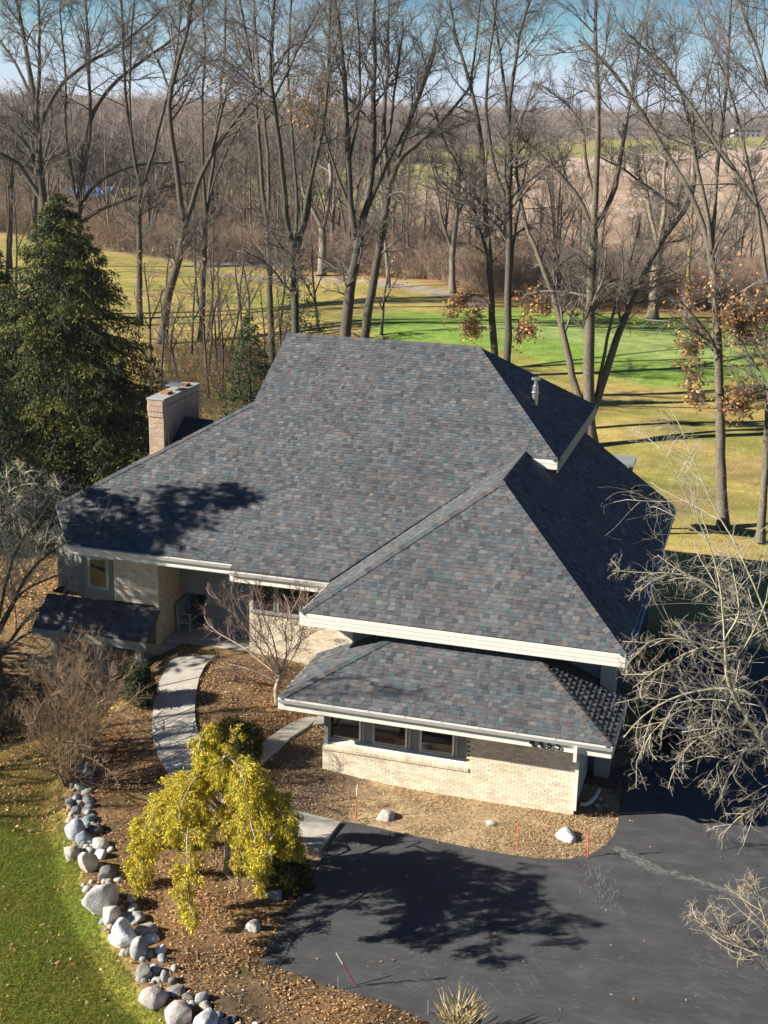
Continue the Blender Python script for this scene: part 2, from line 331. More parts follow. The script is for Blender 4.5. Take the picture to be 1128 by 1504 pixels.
def strip_px(lst): return [at(a, b, off=.05) for a, b in lst]
LW = strip_px([(253, 965), (242, 987), (230, 1010), (224.7, 1040), (224, 1065), (225, 1087), (233.8, 1112), (243, 1128), (256, 1146), (278, 1168), (330, 1205), (400, 1232), (470, 1251)])
RW = strip_px([(317.4, 962), (301, 978), (293, 995), (288, 1016), (286, 1040), (287, 1062), (293, 1084), (301, 1098), (309, 1113), (330, 1135), (370, 1166), (430, 1190), (502, 1208)])
walk = empty('front_walk', tuple(at(270, 1060)), 'curved pale concrete walk leading from the driveway to the front porch', 'walkway')
def cut(P, t):
    i = min(int(t), len(P)-2); return P[i]*(1-(t-i))+P[i+1]*(t-i)
cuts = [0, 2.0, 4.0, 6.35, 9.0, 10.6, 12]
for a, b in zip(cuts[:-1], cuts[1:]):
    ts = np.arange(a, b+.01, .25) if b-a > .3 else [a, b]; ts = np.linspace(a+.03, b-.03, 9)
    l = [cut(LW, t) for t in ts]; r = [cut(RW, t) for t in ts]
    mb = MB()
    for i in range(len(ts)-1):
        zl = [max(p[2], float(height(p[0], p[1]))+.03) for p in (l[i], r[i], r[i+1], l[i+1])]
        P4 = [l[i], r[i], r[i+1], l[i+1]]; T = [(p[0], p[1], z+.02) for p, z in zip(P4, zl)]
        mb.hexa([(p[0], p[1], p[2]-.15) for p in T][::-1], T[::-1])
    mb.build('slab', MT['concrete'], walk)
pv = empty('stepping_path', tuple(at(410, 1100)), 'short row of rectangular pale concrete pavers leading up to the left end of the low brick wing', 'path')
PP = [((470, 1054), (447, 1054)), ((452, 1069), (424, 1064)), ((430, 1083), (402, 1078)), ((414, 1097), (386, 1090)), ((400, 1110), (369, 1102)), ((384, 1123), (352, 1116)), ((366, 1137), (336, 1130))]
for (a, b), (c, d) in zip(PP[:-1], PP[1:]):
    q = [at(*p, off=.03) for p in (a, b, d, c)]; cen = sum(q)/4; q = [cen+(p-cen)*.95 for p in q]
    mb = MB(); T = [(p[0], p[1], p[2]+.02+rg.uniform(0, .015)) for p in q]; mb.hexa([(x, y, z-.1) for x, y, z in T], T); mb.build('paver', MT['concrete'], pv, .008)
q = [at(*p, off=.03) for p in ((459, 1066), (486, 1062), (486, 1056), (467, 1052))]
mb = MB(); T = [(p[0], p[1], p[2]+.03) for p in q]; mb.hexa([(x, y, z-.1) for x, y, z in T], T); mb.build('paver', MT['concrete'], pv, .008)

# ------------------------------------------------------------------ the house
house = empty('house', (0, 0, 0), 'low brick house with dark grey shingled hip roofs, cream fascia and the number 4465', 'house')
SHP = [(.085, .088, .095), (.062, .068, .076), (.10, .10, .105), (.115, .102, .095), (.066, .086, .096), (.088, .078, .080), (.14, .13, .12), (.048, .052, .058), (.095, .088, .085), (.11, .118, .125), (.098, .086, .088)]
SHW = [20, 16, 12, 5, 18, 9, 3, 9, 9, 9, 5]
def clip(poly, cl):                              # Sutherland-Hodgman, cl convex counter-clockwise
    out = poly
    for (x0, y0), (x1, y1) in zip(cl, cl[1:]+cl[:1]):
        inp = out; out = []
        if not inp: return []
        def sd(p): return (x1-x0)*(p[1]-y0)-(y1-y0)*(p[0]-x0)
        for i in range(len(inp)):
            a = inp[i-1]; b = inp[i]; sa = sd(a); sb = sd(b)
            if (sa >= 0) != (sb >= 0):
                t = sa/(sa-sb); out.append((a[0]+(b[0]-a[0])*t, a[1]+(b[1]-a[1])*t))
            if sb >= 0: out.append(b)
    return out
def plane_frame(pts):
    P = [np.array(p, float) for p in pts]; n = np.zeros(3)
    for i in range(len(P)): n += np.cross(P[i]-P[0], P[(i+1) % len(P)]-P[0])
    n /= np.linalg.norm(n)
    if n[2] < 0: P = P[::-1]; n = -n
    w = np.array([0, 0, 1.])-n*n[2]; w /= np.linalg.norm(w); u = np.cross(w, n)
    return P, n, u, w
def area2(p): return sum(p[i-1][0]*p[i][1]-p[i][0]*p[i-1][1] for i in range(len(p)))
def roof(name, pts, parent, seed, single=0, thick=.12, expo=.143, convex=None, lift=0.0, amp=1.0, mat='shingle'):
    """a deck slab and a real course of tabs on it; `convex` = list of convex pieces when pts is not convex"""
    P, n, u, w = plane_frame(pts); o = P[0]
    mb = MB(); mb.hexa([p-np.array((0, 0, thick)) for p in P], [p-n*.006 for p in P]); deck = mb.build(name, MT['deck'], parent)
    rn = random.Random(seed); sm = MB(); made = 0
    for piece in (convex or [pts]):
        c2 = [(float((np.array(p)-o)@u), float((np.array(p)-o)@w)) for p in piece]
        if area2(c2) < 0: c2 = c2[::-1]
        v0 = min(p[1] for p in [(float((q-o)@u), float((q-o)@w)) for q in P]); v1 = max(p[1] for p in c2); vmin = min(p[1] for p in c2)
        u0 = min(p[0] for p in c2); u1 = max(p[0] for p in c2); k = int((vmin-v0)/expo)
        while v0+k*expo < v1:
            v = v0+k*expo; x = u0-rn.uniform(0, .3); thickrow = rn.random() < .5; cprev = None
            while x < u1:
                wd = rn.uniform(.09, .22); hi = rn.uniform(.013, .02) if thickrow else rn.uniform(.006, .009)
                thickrow = not thickrow
                q = clip([(x, v-.004), (x+wd, v-.004), (x+wd, v+expo), (x, v+expo)], c2)
                if len(q) >= 3 and abs(area2(q)) > .002:
                    col = tuple(.85*a_+.15*b_ for a_, b_ in zip(rn.choices(SHP, SHW)[0], (.088, .087, .089)))
                    f = rn.uniform(.95, 1.36); col = tuple(max(.02, c*f) for c in col)
                    def P3(a): t = (a[1]-v)/expo; return o+u*a[0]+w*a[1]+n*(.002+hi*(1-t)*amp+lift)
                    top = [P3(a) for a in q]; bot = [t_-n*(hi+.004) for t_ in top]
                    one = made < single
                    b_ = MB() if one else sm
                    b_.poly(top, col); m_ = len(q)
                    for i in range(m_):
                        a, b = i, (i+1) % m_
                        if q[a][1] < v+expo*.9 or q[b][1] < v+expo*.9: b_.poly([bot[a], bot[b], top[b], top[a]], tuple(c*.8 for c in col))
                    if one: b_.build('shingle', MT[mat], deck); made += 1
                x += wd
            k += 1
    if sm.f: tag(sm.build('shingles', MT[mat], deck), kind='stuff')
    return deck
def caps(name, p0, p1, n1, n2, parent, seed, wd=.15, step=.2):
    p0 = np.array(p0, float); p1 = np.array(p1, float); d = p1-p0; L_ = np.linalg.norm(d); d /= L_; rn = random.Random(seed); mb = MB()
    s1 = np.cross(d, n1); s1 = -s1 if (s1@np.array(n2)) > 0 else s1
    s2 = np.cross(d, n2); s2 = -s2 if (s2@np.array(n1)) > 0 else s2
    s1 /= np.linalg.norm(s1); s2 /= np.linalg.norm(s2); upv = (np.array(n1)+np.array(n2)); upv /= np.linalg.norm(upv)
    for i in range(int(L_/step)):
        a = p0+d*i*step; b = a+d*(step+.04); h0 = .035; h1 = .02; col = rn.choice(SHP[:6]); ff = rn.uniform(.95, 1.3); col = tuple(c*ff for c in col)
        pts = [a+upv*h0, b+upv*h1, b+s1*wd+upv*h1, a+s1*wd+upv*h0]; mb.poly(pts, col)
        pts2 = [b+upv*h1, a+upv*h0, a+s2*wd+upv*h0, b+s2*wd+upv*h1]; mb.poly(pts2, col)
        mb.poly([a+s1*wd+upv*h0, a+upv*h0, a+upv*.005, a+s1*wd+upv*.005], col); mb.poly([a+upv*h0, a+s2*wd+upv*h0, a+s2*wd+upv*.005, a+upv*.005], col)
        for s in (s1, s2): mb.poly([a+s*wd+upv*h0, b+s*wd+upv*h1, b+s*wd, a+s*wd], col)
    mb.build(name, MT['shingle'], parent)
def nrm(a, b, c):
    n = np.cross(np.array(b)-np.array(a), np.array(c)-np.array(a)); n = n/np.linalg.norm(n); return n if n[2] > 0 else -n
z0 = 4.12; pm = .575; ye = 4.27
def zm(y): return z0+pm*(y-ye)
yr = 14.1; zr = zm(yr)
A = (-13.3, yr, zr); B = (-6.1, yr, zr); K = (-13.3, 10.75, zm(10.75)); Hh = (-18.31, 5.85, zm(5.85)); EL = (-17.14, 4.45, zm(4.45))
Cc = (-2.42, 9.52, zm(9.52)); D = (-2.42, 18.3, zm(9.52)); xr = -3.49; zE = 7.27; yE = ye+(zE-z0)/pm
E_ = (xr, yE, zE); Fp = (xr, 6.0, zE); PL = (-8.2, 1.53, z0); PR = (.9, 1.53, z0); VL = (-8.2, ye, z0); G = (.9, 16.2, z0)
pr = (zE-z0)/(.9-xr); V = (.9-(Cc[2]-z0)/pr, 9.52, Cc[2])
S1 = (-11.45, 8.1, zm(8.1)); S0 = (-11.45, 4.45, zm(4.45))
# main front slope: left wing, raised right piece, upper field
xh = Cc[0]+(B[0]-Cc[0])*(10.75-Cc[1])/(B[1]-Cc[1])
main_pts = [EL, S0, (-11.45, 4.27, z0), VL, E_, V, Cc, B, A, K, Hh]
deckm = roof('main_roof', [EL, (-11.45, 4.45, zm(4.45)), VL, E_, V, Cc, B, A, K, Hh], house, 1,
     convex=[[EL, S0, (-11.45, 10.75, zm(10.75)), K, Hh], [(-11.45, ye-.02, zm(ye-.02)), VL, E_, (xr, 10.75, zm(10.75)), (-11.45, 10.75, zm(10.75))],
             [K, (xh, 10.75, zm(10.75)), B, A], [V, Cc, (xh, 10.75, zm(10.75)), (xr, 10.75, zm(10.75)), E_]])
roof('raised_roof_panel', [(-11.45, 4.15, zm(4.15)+.10), (-8.25, 4.15, zm(4.15)+.10), (-4.95, 8.1, zm(8.1)+.012), (-11.45, 8.1, zm(8.1)+.012)], house, 2, thick=.1)
yb = 19.4
zback = zr-pm*(yb-yr)
nM = nrm(A, B, K); nR = nrm(Cc, B, D); nBk = np.array([0, nM[1]*-1, nM[2]])
roof('upper_side_roof', [Cc, D, B], house, 3, amp=.0, mat='shingle_flat')
roof('back_roof', [A, B, D, (-13.3, 18.3, zr-pm*(18.3-yr))], house, 4)
roof('garage_front_roof', [PL, PR, Fp], house, 5)
roof('garage_left_roof', [PL, Fp, E_, VL], house, 6)
zF2 = z0+pr*(.9-(-2.5)); yv = 9.5
roof('garage_side_roof', [PR, G, (-2.6, 16.2, z0+pr*3.5), (-2.6, yE, z0+pr*3.5), E_, Fp], house, 7, convex=[[PR, (.9, yE, z0), E_, Fp], [(.9, yE, z0), G, (-2.6, 16.2, z0+pr*3.5), (-2.6, yE, z0+pr*3.5)]], amp=.0, mat='shingle_flat')
roof('left_side_roof', [K, Hh, (-18.31, 13.0, Hh[2]), (-13.3, 13.0, K[2])], house, 8)
caps('ridge_cap', A, (B[0]-.1, B[1], B[2]), nM, nBk, deckm, 1, .17)
caps('hip_cap', Cc, B, nM, nR, deckm, 2)
caps('hip_cap', Hh, K, nM, nrm(K, Hh, (-18.31, 13., Hh[2])), deckm, 3)
nGf = nrm(PL, PR, Fp); nGl = nrm(PL, Fp, E_); nGr = nrm(PR, G, Fp)
caps('hip_cap', PL, Fp, nGf, nGl, deckm, 4); caps('hip_cap', PR, Fp, nGf, nGr, deckm, 5); caps('ridge_cap', Fp, E_, nGl, nGr, deckm, 6, .17)
# low wing roof wrapping the garage front
pl = .46; LL = (-8.05, -.6, 2.46); LR = (.92, -.6, 2.46); yw = 2.6; zw = 2.46+pl*3.2
WL = (-4.85, yw, zw); WR = (-2.28, yw, zw); BL = (-8.05, yw, 2.46); BR = (.92, yw, 2.46)
wing = roof('wing_roof', [LL, LR, WR, WL], house, 9, single=300)
roof('wing_side_roof', [LR, BR, WR], house, 10, amp=1.8)
roof('wing_side_roof', [LL, WL, BL], house, 11)
nW = nrm(LL, LR, WR)
caps('hip_cap', LL, WL, nW, nrm(LL, WL, BL), wing, 7); caps('hip_cap', LR, WR, nW, nrm(LR, BR, WR), wing, 8)

# fascia boards (real boards, one proud of the other) and gutters
def fascia(p, q, out, top, hts, parent, mat='white', name='fascia_board', step=.008):
    """boards hanging below the line p-q, facing `out`"""
    p = np.array(p, float); q = np.array(q, float); o_ = np.array(out, float); z = -top
    for i, h in enumerate(hts):
        t = .03+step*(len(hts)-1-i); a = p+(0, 0, z); b = q+(0, 0, z)
        mb = MB(); lo = (0, 0, -h+.004); mb.hexa([a+lo, b+lo, b+lo+o_*t, a+lo+o_*t][::-1] if False else [a+lo+o_*t, b+lo+o_*t, b+lo, a+lo], [a+o_*t, b+o_*t, b, a]); mb.build(name, MT[mat], parent); z -= h
def gutter(p, q, out, parent, drop=.03, ph=.11):
    p = np.array(p, float); q = np.array(q, float); o_ = np.array(out, float); prof = [(.0, 0), (.0, -ph), (.08, -ph), (.115, -.02), (.125, 0), (.115, 0), (.10, -.02), (.075, -ph+.012), (.012, -ph+.012), (.012, 0)]
    mb = MB(); a = [p+(0, 0, -drop)+o_*(.034+x)+np.array((0, 0, z)) for x, z in prof]; b = [v+(q-p) for v in a]; n = len(a)
    for i in range(n): mb.poly([a[i], b[i], b[(i+1) % n], a[(i+1) % n]])
    mb.poly(a[::-1][:4]+a[::-1][4:]); mb.poly(b)
    g = mb.build('gutter', MT['gutter'], parent); L_ = np.linalg.norm(q-p); d = (q-p)/L_
    for i in range(int(L_/1.0)):
        c = p+d*(.5+i)+(0, 0, -drop+.004); h = MB(); h.hexa([c-d*.012+o_*.03, c+d*.012+o_*.03, c+d*.012+o_*.16, c-d*.012+o_*.16][::-1] if False else [c-d*.012+o_*.16, c+d*.012+o_*.16, c+d*.012+o_*.02, c-d*.012+o_*.02], [v+np.array((0, 0, .006)) for v in (c-d*.012+o_*.16, c+d*.012+o_*.16, c+d*.012+o_*.02, c-d*.012+o_*.02)])
        h.build('gutter_hanger', MT['gutter'], g)
fY = (0, -1, 0)
def soff(x0, x1, y0, y1, z, parent=house):
    mb = MB(); mb.box(x0, x1, y0, y1, z, z+.02); mb.build('soffit', MT['soffit'], parent)
fascia(PL, PR, fY, .02, (.115, .12, .13), house); soff(-8.18, .88, 1.55, 2.58, 3.76)
fascia((-8.2, 4.2, z0), PL, (-1, 0, 0), .02, (.115, .12, .13), house); fascia(PR, G, (1, 0, 0), .05, (.115, .12, .13), house)
gutter(PR, (.9, 16.2, z0), (1, 0, 0), house, .05)
fascia((-17.14, 4.45, zm(4.45)), (-11.45, 4.45, zm(4.45)), fY, .03, (.14, .19), house); gutter((-17.14, 4.45, zm(4.45)), (-11.47, 4.45, zm(4.45)), fY, house, .02)
fascia((-11.45, 4.15, zm(4.15)+.09), (-8.24, 4.15, zm(4.15)+.09), fY, .05, (.14, .19), house); gutter((-11.44, 4.15, zm(4.15)+.08), (-8.24, 4.15, zm(4.15)+.08), fY, house, .03)
soff(-17.1, -8.2, 4.4, 5.15, zm(4.45)-.34)
d45 = np.array(Hh)-np.array(EL); o45 = np.array((-.77, -.64, 0)); fascia(Hh, EL, o45, .03, (.10,), house, 'siding')  # corner board in siding grey: the tree shade on it is put into its colour
fascia(LL, LR, fY, .02, (.15, .17), house); gutter(LL, (LR[0]+.02, LR[1], LR[2]), fY, house, .0); soff(-8.03, .9, -.58, 0.3, 2.12)
fascia((.92, yw, 2.46), LR, (1, 0, 0), .02, (.15, .17), house); fascia(LL, BL, (-1, 0, 0), .02, (.15, .17), house)
fascia(Cc, D, (1, 0, 0), .0, (.20, .22), house, 'trim'); fascia(V, Cc, fY, .02, (.12, .18), house)
# gable strip wall under the upper eaves
mb = MB(); mb.box(-3.4, -2.62, 9.72, 18.1, 5.9, Cc[2]-.1); mb.build('gable_wall', MT['siding'], house)
# downspout at the corner
mb = MB(); mb.box(-.02, .07, -.74, -.65, 1.93, 2.36); mb.bar((.025, -.70, 1.96), (.025, -.06, 1.62), .07, .09); mb.box(-.02, .07, -.10, -.02, .2, 1.64); mb.build('downspout', MT['white'], house)

# ------------------------------------------------------------------ brickwork
BRP = [(.70, .56, .36), (.76, .64, .44), (.66, .50, .32), (.70, .52, .36), (.78, .68, .52), (.62, .46, .29), (.66, .56, .42), (.60, .38, .24), (.74, .60, .38), (.52, .43, .34)]
BRP = [tuple(.45*a_+.55*b_ for a_, b_ in zip(c_, (.80, .72, .57))) for c_ in BRP]
BRW = [18, 16, 12, 10, 10, 8, 12, 4, 14, 4]
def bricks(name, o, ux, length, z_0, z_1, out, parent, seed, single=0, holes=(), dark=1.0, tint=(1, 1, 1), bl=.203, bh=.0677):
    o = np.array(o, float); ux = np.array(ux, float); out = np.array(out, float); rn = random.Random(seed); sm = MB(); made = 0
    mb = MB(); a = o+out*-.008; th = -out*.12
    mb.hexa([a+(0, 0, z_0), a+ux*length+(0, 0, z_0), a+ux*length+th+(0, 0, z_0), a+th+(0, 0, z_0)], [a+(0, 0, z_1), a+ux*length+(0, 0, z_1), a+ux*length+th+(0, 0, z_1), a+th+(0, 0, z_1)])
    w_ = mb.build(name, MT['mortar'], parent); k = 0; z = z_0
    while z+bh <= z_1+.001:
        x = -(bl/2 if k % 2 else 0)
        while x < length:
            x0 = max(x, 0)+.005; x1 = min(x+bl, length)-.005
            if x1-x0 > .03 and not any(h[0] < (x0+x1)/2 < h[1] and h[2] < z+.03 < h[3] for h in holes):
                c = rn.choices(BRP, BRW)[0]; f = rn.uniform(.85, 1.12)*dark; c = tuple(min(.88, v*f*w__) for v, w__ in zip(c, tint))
                t = rn.uniform(0, .004); one = made < single; b = MB() if one else sm
                f0 = [o+ux*x0+(0, 0, z+.005), o+ux*x1+(0, 0, z+.005), o+ux*x1+(0, 0, z+bh-.004), o+ux*x0+(0, 0, z+bh-.004)]
                F0 = [p+out*t for p in f0]; R0 = [p-out*.01 for p in f0]
                b.poly(F0, c)
                for i in range(4): b.poly([R0[i], R0[(i+1) % 4], F0[(i+1) % 4], F0[i]], c)
                if one: b.build('brick', MT['brick'], w_); made += 1
            x += bl
        z += bh; k += 1
    if sm.f: tag(sm.build('bricks', MT['brick'], w_), kind='stuff')
    return w_
# low wing: lower wall, ledge with rowlock bricks, windows set back above
ZB = -.05
lw = bricks('front_wall', (-7.0, 0, 0), (1, 0, 0), 7.0, ZB, 2.14, (0, -1, 0), house, 1, single=300, dark=1.06, holes=[(-.01, 4.14, .83, 3)])
for o_ in [lw]:
    # cut the mortar sheet above the ledge: rebuild it as two blocks
    me = o_.data; me.clear_geometry(); m2 = MB(); m2.box(-7, 0, .008, .12, ZB, .80); m2.box(-2.86, -.001, .008, .12, .80, 2.14)
    me.from_pydata(m2.v, [], m2.f); me.update()
mb = MB(); mb.box(-7.0, -2.86, .12, .30, ZB, .80); mb.build('ledge_core', MT['mortar'], house)
rn = random.Random(77); rk = MB(); x = -7.0
while x < -2.9:
    c = rn.choices(BRP, BRW)[0]; ff = rn.uniform(.85, 1.1); c = tuple(v*ff for v in c); rk.hexa([(x+.004, -.03, .80), (x+.062, -.03, .80), (x+.062, .18, .83), (x+.004, .18, .83)], [(x+.004, -.03, .885), (x+.062, -.03, .885), (x+.062, .18, .925), (x+.004, .18, .925)], c); x += .0677
tag(rk.build('sill_bricks', MT['brick'], lw), kind='stuff')
mb = MB(); mb.hexa([(-7., .16, .84), (-2.86, .16, .84), (-2.86, .36, .86), (-7, .36, .86)], [(-7., .16, .95), (-2.86, .16, .95), (-2.86, .36, 1.0), (-7, .36, 1.0)]); mb.build('sill', MT['white'], lw)
mb = MB(); mb.box(-7.0, -2.87, .36, .42, .95, 2.2); ww = mb.build('window_wall', MT['siding'], house)
for xa, xb in ((-6.92, -6.06), (-5.62, -4.74), (-4.28, -3.42)):
    w = MB(); w.box(xa-.05, xa, .335, .36, .96, 2.2); w.box(xb, xb+.05, .335, .36, .96, 2.2); w.box(xa, xb, .335, .36, .96, 1.02); w.box(xa, xb, .335, .36, 2.12, 2.2)
    wf = w.build('window', MT['white'], ww); g_ = MB(); g_.box(xa, xb, .348, .356, 1.02, 2.12); g_.build('pane', MT['glass'], wf)
    for s in (xb+.10,):
        t_ = MB(); t_.box(s, s+.05, .32, .36, .90, 2.2); t_.box(s+.28, s+.33, .32, .36, .90, 2.2); t_.build('trim_board', MT['trim'], ww)
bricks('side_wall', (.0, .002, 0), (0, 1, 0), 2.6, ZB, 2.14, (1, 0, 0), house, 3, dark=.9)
mb = MB(); mb.box(-7.0, -6.88, .1, 2.6, ZB, 2.14); mb.box(-6.9, -.13, .43, .5, ZB, 2.3); mb.build('inner_wall', MT['siding'], house)
# garage block
mb = MB(); mb.box(-7.55, .25, 2.61, 2.75, 0, 3.77); mb.box(-7.55, -7.4, 2.75, 5.2, 0, 3.77); mb.build('garage_wall', MT['siding'], house)
bricks('garage_brick_wall', (-7.56, 2.60, 0), (1, 0, 0), .56, 2.2, 3.76, (0, -1, 0), house, 12)
mb = MB(); mb.box(.13, .25, 2.75, 16., 0, 3.77); gw = mb.build('garage_side_wall', MT['siding'], house)
for y0_ in (3.6, 8.9):
    g_ = MB(); g_.box(.24, .29, y0_, y0_+4.8, .02, 2.2); gd = g_.build('garage_door', MT['siding'], gw)
    for i in range(4):
        for j in range(6): q_ = MB(); q_.box(.29, .305, y0_+.08+j*.79, y0_+.08+j*.79+.68, .08+i*.54, .08+i*.54+.44); q_.build('panel', MT['siding'], gd)
for yy in (3.4, 8.55, 13.9):
    g_ = MB(); g_.box(.24, .5, yy, yy+.2, 0, 3.75); g_.build('pillar', MT['trim'], gw)
mb = MB(); mb.box(.2, .62, 2.3, 2.62, 0, 3.75); mb.build('corner_post', MT['trim'], house)
# main front wall with its high windows
mw = bricks('main_wall', (-11.25, 5.2, 0), (1, 0, 0), 3.7, .0, 3.8, (0, -1, 0), house, 4, holes=[(.05, 2.55, 2.42, 3.8)], dark=.95)
m2 = MB(); m2.box(-11.2, -8.6, 5.15, 5.2, 2.40, 2.47); m2.build('sill', MT['trim'], mw)
for i, xa in enumerate((-11.15, -10.3, -9.45)):
    w = MB(); xb = xa+.78; w.box(xa, xa+.05, 5.16, 5.2, 2.47, 3.75); w.box(xb-.05, xb, 5.16, 5.2, 2.47, 3.75); w.box(xa+.05, xb-.05, 5.16, 5.2, 2.47, 2.52); wf = w.build('window', MT['trim'], mw)
    g_ = MB(); g_.box(xa+.05, xb-.05, 5.17, 5.185, 2.52, 3.75); g_.build('pane', MT['glass'], wf)
# recess with the door
mb = MB(); mb.box(-14.3, -11.2, 8.5, 8.6, .6, 3.9); rc = mb.build('entry_wall', MT['teal'], house)
mb = MB(); mb.box(-11.25, -11.1, 5.3, 8.5, .5, 3.9); mb.build('entry_side_wall', MT['siding'], house)
mb = MB(); mb.box(-14.2, -13.7, 8.44, 8.5, 1.0, 3.6); mb.build('door_surround', MT['trim'], rc)
mb = MB(); mb.box(-13.65, -12.7, 8.42, 8.5, 1.02, 3.2); dr = mb.build('door', MT['teal'], rc); g_ = MB(); g_.box(-13.45, -13.2, 8.40, 8.425, 1.5, 3.0); g_.build('pane', MT['glass'], dr)
mb = MB(); mb.tube([(-12.8, 8.38, 1.95), (-12.8, 8.38, 2.15)], .02); mb.build('handle', MT['steel'], dr)
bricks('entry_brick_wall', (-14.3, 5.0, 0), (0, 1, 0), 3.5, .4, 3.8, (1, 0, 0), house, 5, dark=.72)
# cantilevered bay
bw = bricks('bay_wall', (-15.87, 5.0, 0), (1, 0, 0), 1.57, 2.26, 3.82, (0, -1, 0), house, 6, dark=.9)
mb = MB(); mb.box(-16.95, -15.9, 5.0, 5.12, 2.24, 3.82); bs = mb.build('bay_siding', MT['siding'], house)
mb = MB(); mb.hexa([(-18.3, 5.7, 2.2), (-16.97, 5.0, 2.2), (-16.97, 5.2, 2.2), (-18.3, 5.9, 2.2)], [(-18.3, 5.7, 4.2), (-16.97, 5.0, 3.8), (-16.97, 5.2, 3.8), (-18.3, 5.9, 4.2)]); mb.build('bay_siding', MT['siding'], house)
mb = MB(); mb.box(-18.2, -14.3, 5.15, 9, 2.20, 2.26); mb.build('bay_floor', MT['deck'], house)
w = MB(); w.box(-16.78, -16.68, 4.95, 5.0, 2.6, 3.7); w.box(-16.12, -16.02, 4.95, 5.0, 2.6, 3.7); w.box(-16.68, -16.12, 4.95, 5.0, 2.6, 2.7); w.box(-16.68, -16.12, 4.95, 5., 3.6, 3.7); wf = w.build('window', MT['trim'], bs)
g_ = MB(); g_.box(-16.68, -16.12, 4.965, 4.985, 2.7, 3.6); g_.build('pane', MT['glass'], wf)
# porch slab and step
mb = MB(); mb.box(-15.2, -11.3, 5.25, 8.5, .7, 1.02); mb.box(-15.0, -11.7, 4.95, 5.24, .6, .93); mb.build('porch_slab', MT['concrete'], house)
mb = MB(); mb.box(-18., -14.3, 6.5, 13., -2.2, 2.2); mb.box(-18.2, -13.3, 6.6, 13., 2.2, 5.0); mb.box(-13.3, .1, 6.5, 16.1, -.5, 3.9); mb.box(-13.2, -3.4, 9.5, 18.0, 3.9, 7.0); mb.build('inner_walls', MT['siding'], house)
# lower porch roof under the bay with posts
lr = roof('lower_porch_roof', [(-18.3, 3.95, 1.42), (-14.25, 3.95, 1.42), (-14.25, 5.0, 2.2), (-18.3, 5.0, 2.2)], house, 14)
fascia((-18.3, 3.95, 1.42), (-14.25, 3.95, 1.42), fY, .02, (.12, .16), house, 'siding')  # dark siding colour stands in for shade on this fascia
mb = MB()
for xx in (-17.6, -16.0, -14.6): mb.box(xx-.1, xx+.1, 4.05, 4.25, -2, 1.25)
mb.build('post', MT['trim'], lr)
mb = MB(); mb.box(-18.2, -14.3, 5.1, 5.2, -2, 2.1); mb.build('lower_wall', MT['siding'], house)
# chimney: brick shaft with corbelled head and clay flues
ch = empty('chimney', (0, 0, 0), None, None); ch.parent = house
cx0, cx1, cy0, cy1 = -16.70, -16.14, 9.55, 12.5
mb = MB(); mb.box(cx0, cx1, cy0, cy1, 3.5, 7.86); core = mb.build('shaft', MT['mortar'], ch)
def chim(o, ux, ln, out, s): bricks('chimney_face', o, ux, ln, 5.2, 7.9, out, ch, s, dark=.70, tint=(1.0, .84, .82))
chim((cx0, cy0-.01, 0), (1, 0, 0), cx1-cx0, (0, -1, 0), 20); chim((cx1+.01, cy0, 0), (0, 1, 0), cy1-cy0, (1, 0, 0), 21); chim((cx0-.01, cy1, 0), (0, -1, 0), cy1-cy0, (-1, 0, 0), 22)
rn = random.Random(9); hb = MB()
for lay, (zz, hh, e) in enumerate(((7.35, .18, .03), (7.54, .19, .05), (7.74, .19, .035))):
    for side in range(3):
        L_ = (cx1-cx0) if side == 0 else (cy1-cy0); t = 0
        while t < L_-.01:
            t2 = min(t+.0677, L_); c = tuple(.7*v*w__ for v, w__ in zip(rn.choices(BRP, BRW)[0], (1, .84, .82)))
            if side == 0: hb.box(cx0+t, cx0+t2-.008, cy0-e-.01, cy0, zz, zz+hh-.01, c)
            elif side == 1: hb.box(cx1, cx1+e+.01, cy0+t, cy0+t2-.008, zz, zz+hh-.01, c)
            else: hb.box(cx0-e-.01, cx0, cy0+t, cy0+t2-.008, zz, zz+hh-.01, c)
            t = t2
tag(hb.build('corbel_bricks', MT['brick'], ch), kind='stuff')
mb = MB(); mb.box(cx0-.06, cx1+.07, cy0-.06, cy1+.05, 7.93, 8.0); mb.build('chimney_crown', MT['trim'], ch, .015)
for yy in (10.2, 11.7): mb = MB(); mb.box(cx0+.14, cx1-.14, yy, yy+.4, 8.0, 8.08); mb.build('flue', MT['terracotta'], ch)
mb = MB(); mb.box(cx0+.02, cx1-.02, 10.85, 11.4, 8.16, 8.2); [mb.tube([(x_, y_, 8.0), (x_, y_, 8.16)], .012, 5) for x_ in (cx0+.05, cx1-.05) for y_ in (10.9, 11.35)]; mb.build('chimney_cap', MT['steel'], ch)
# little saddle roof behind the chimney
roof('saddle_roof', [(-16.1, 9.9, 6.25), (-15.0, 10.4, 6.85), (-15.0, 11.2, 7.0), (-16.1, 11.2, 7.05)], house, 15)
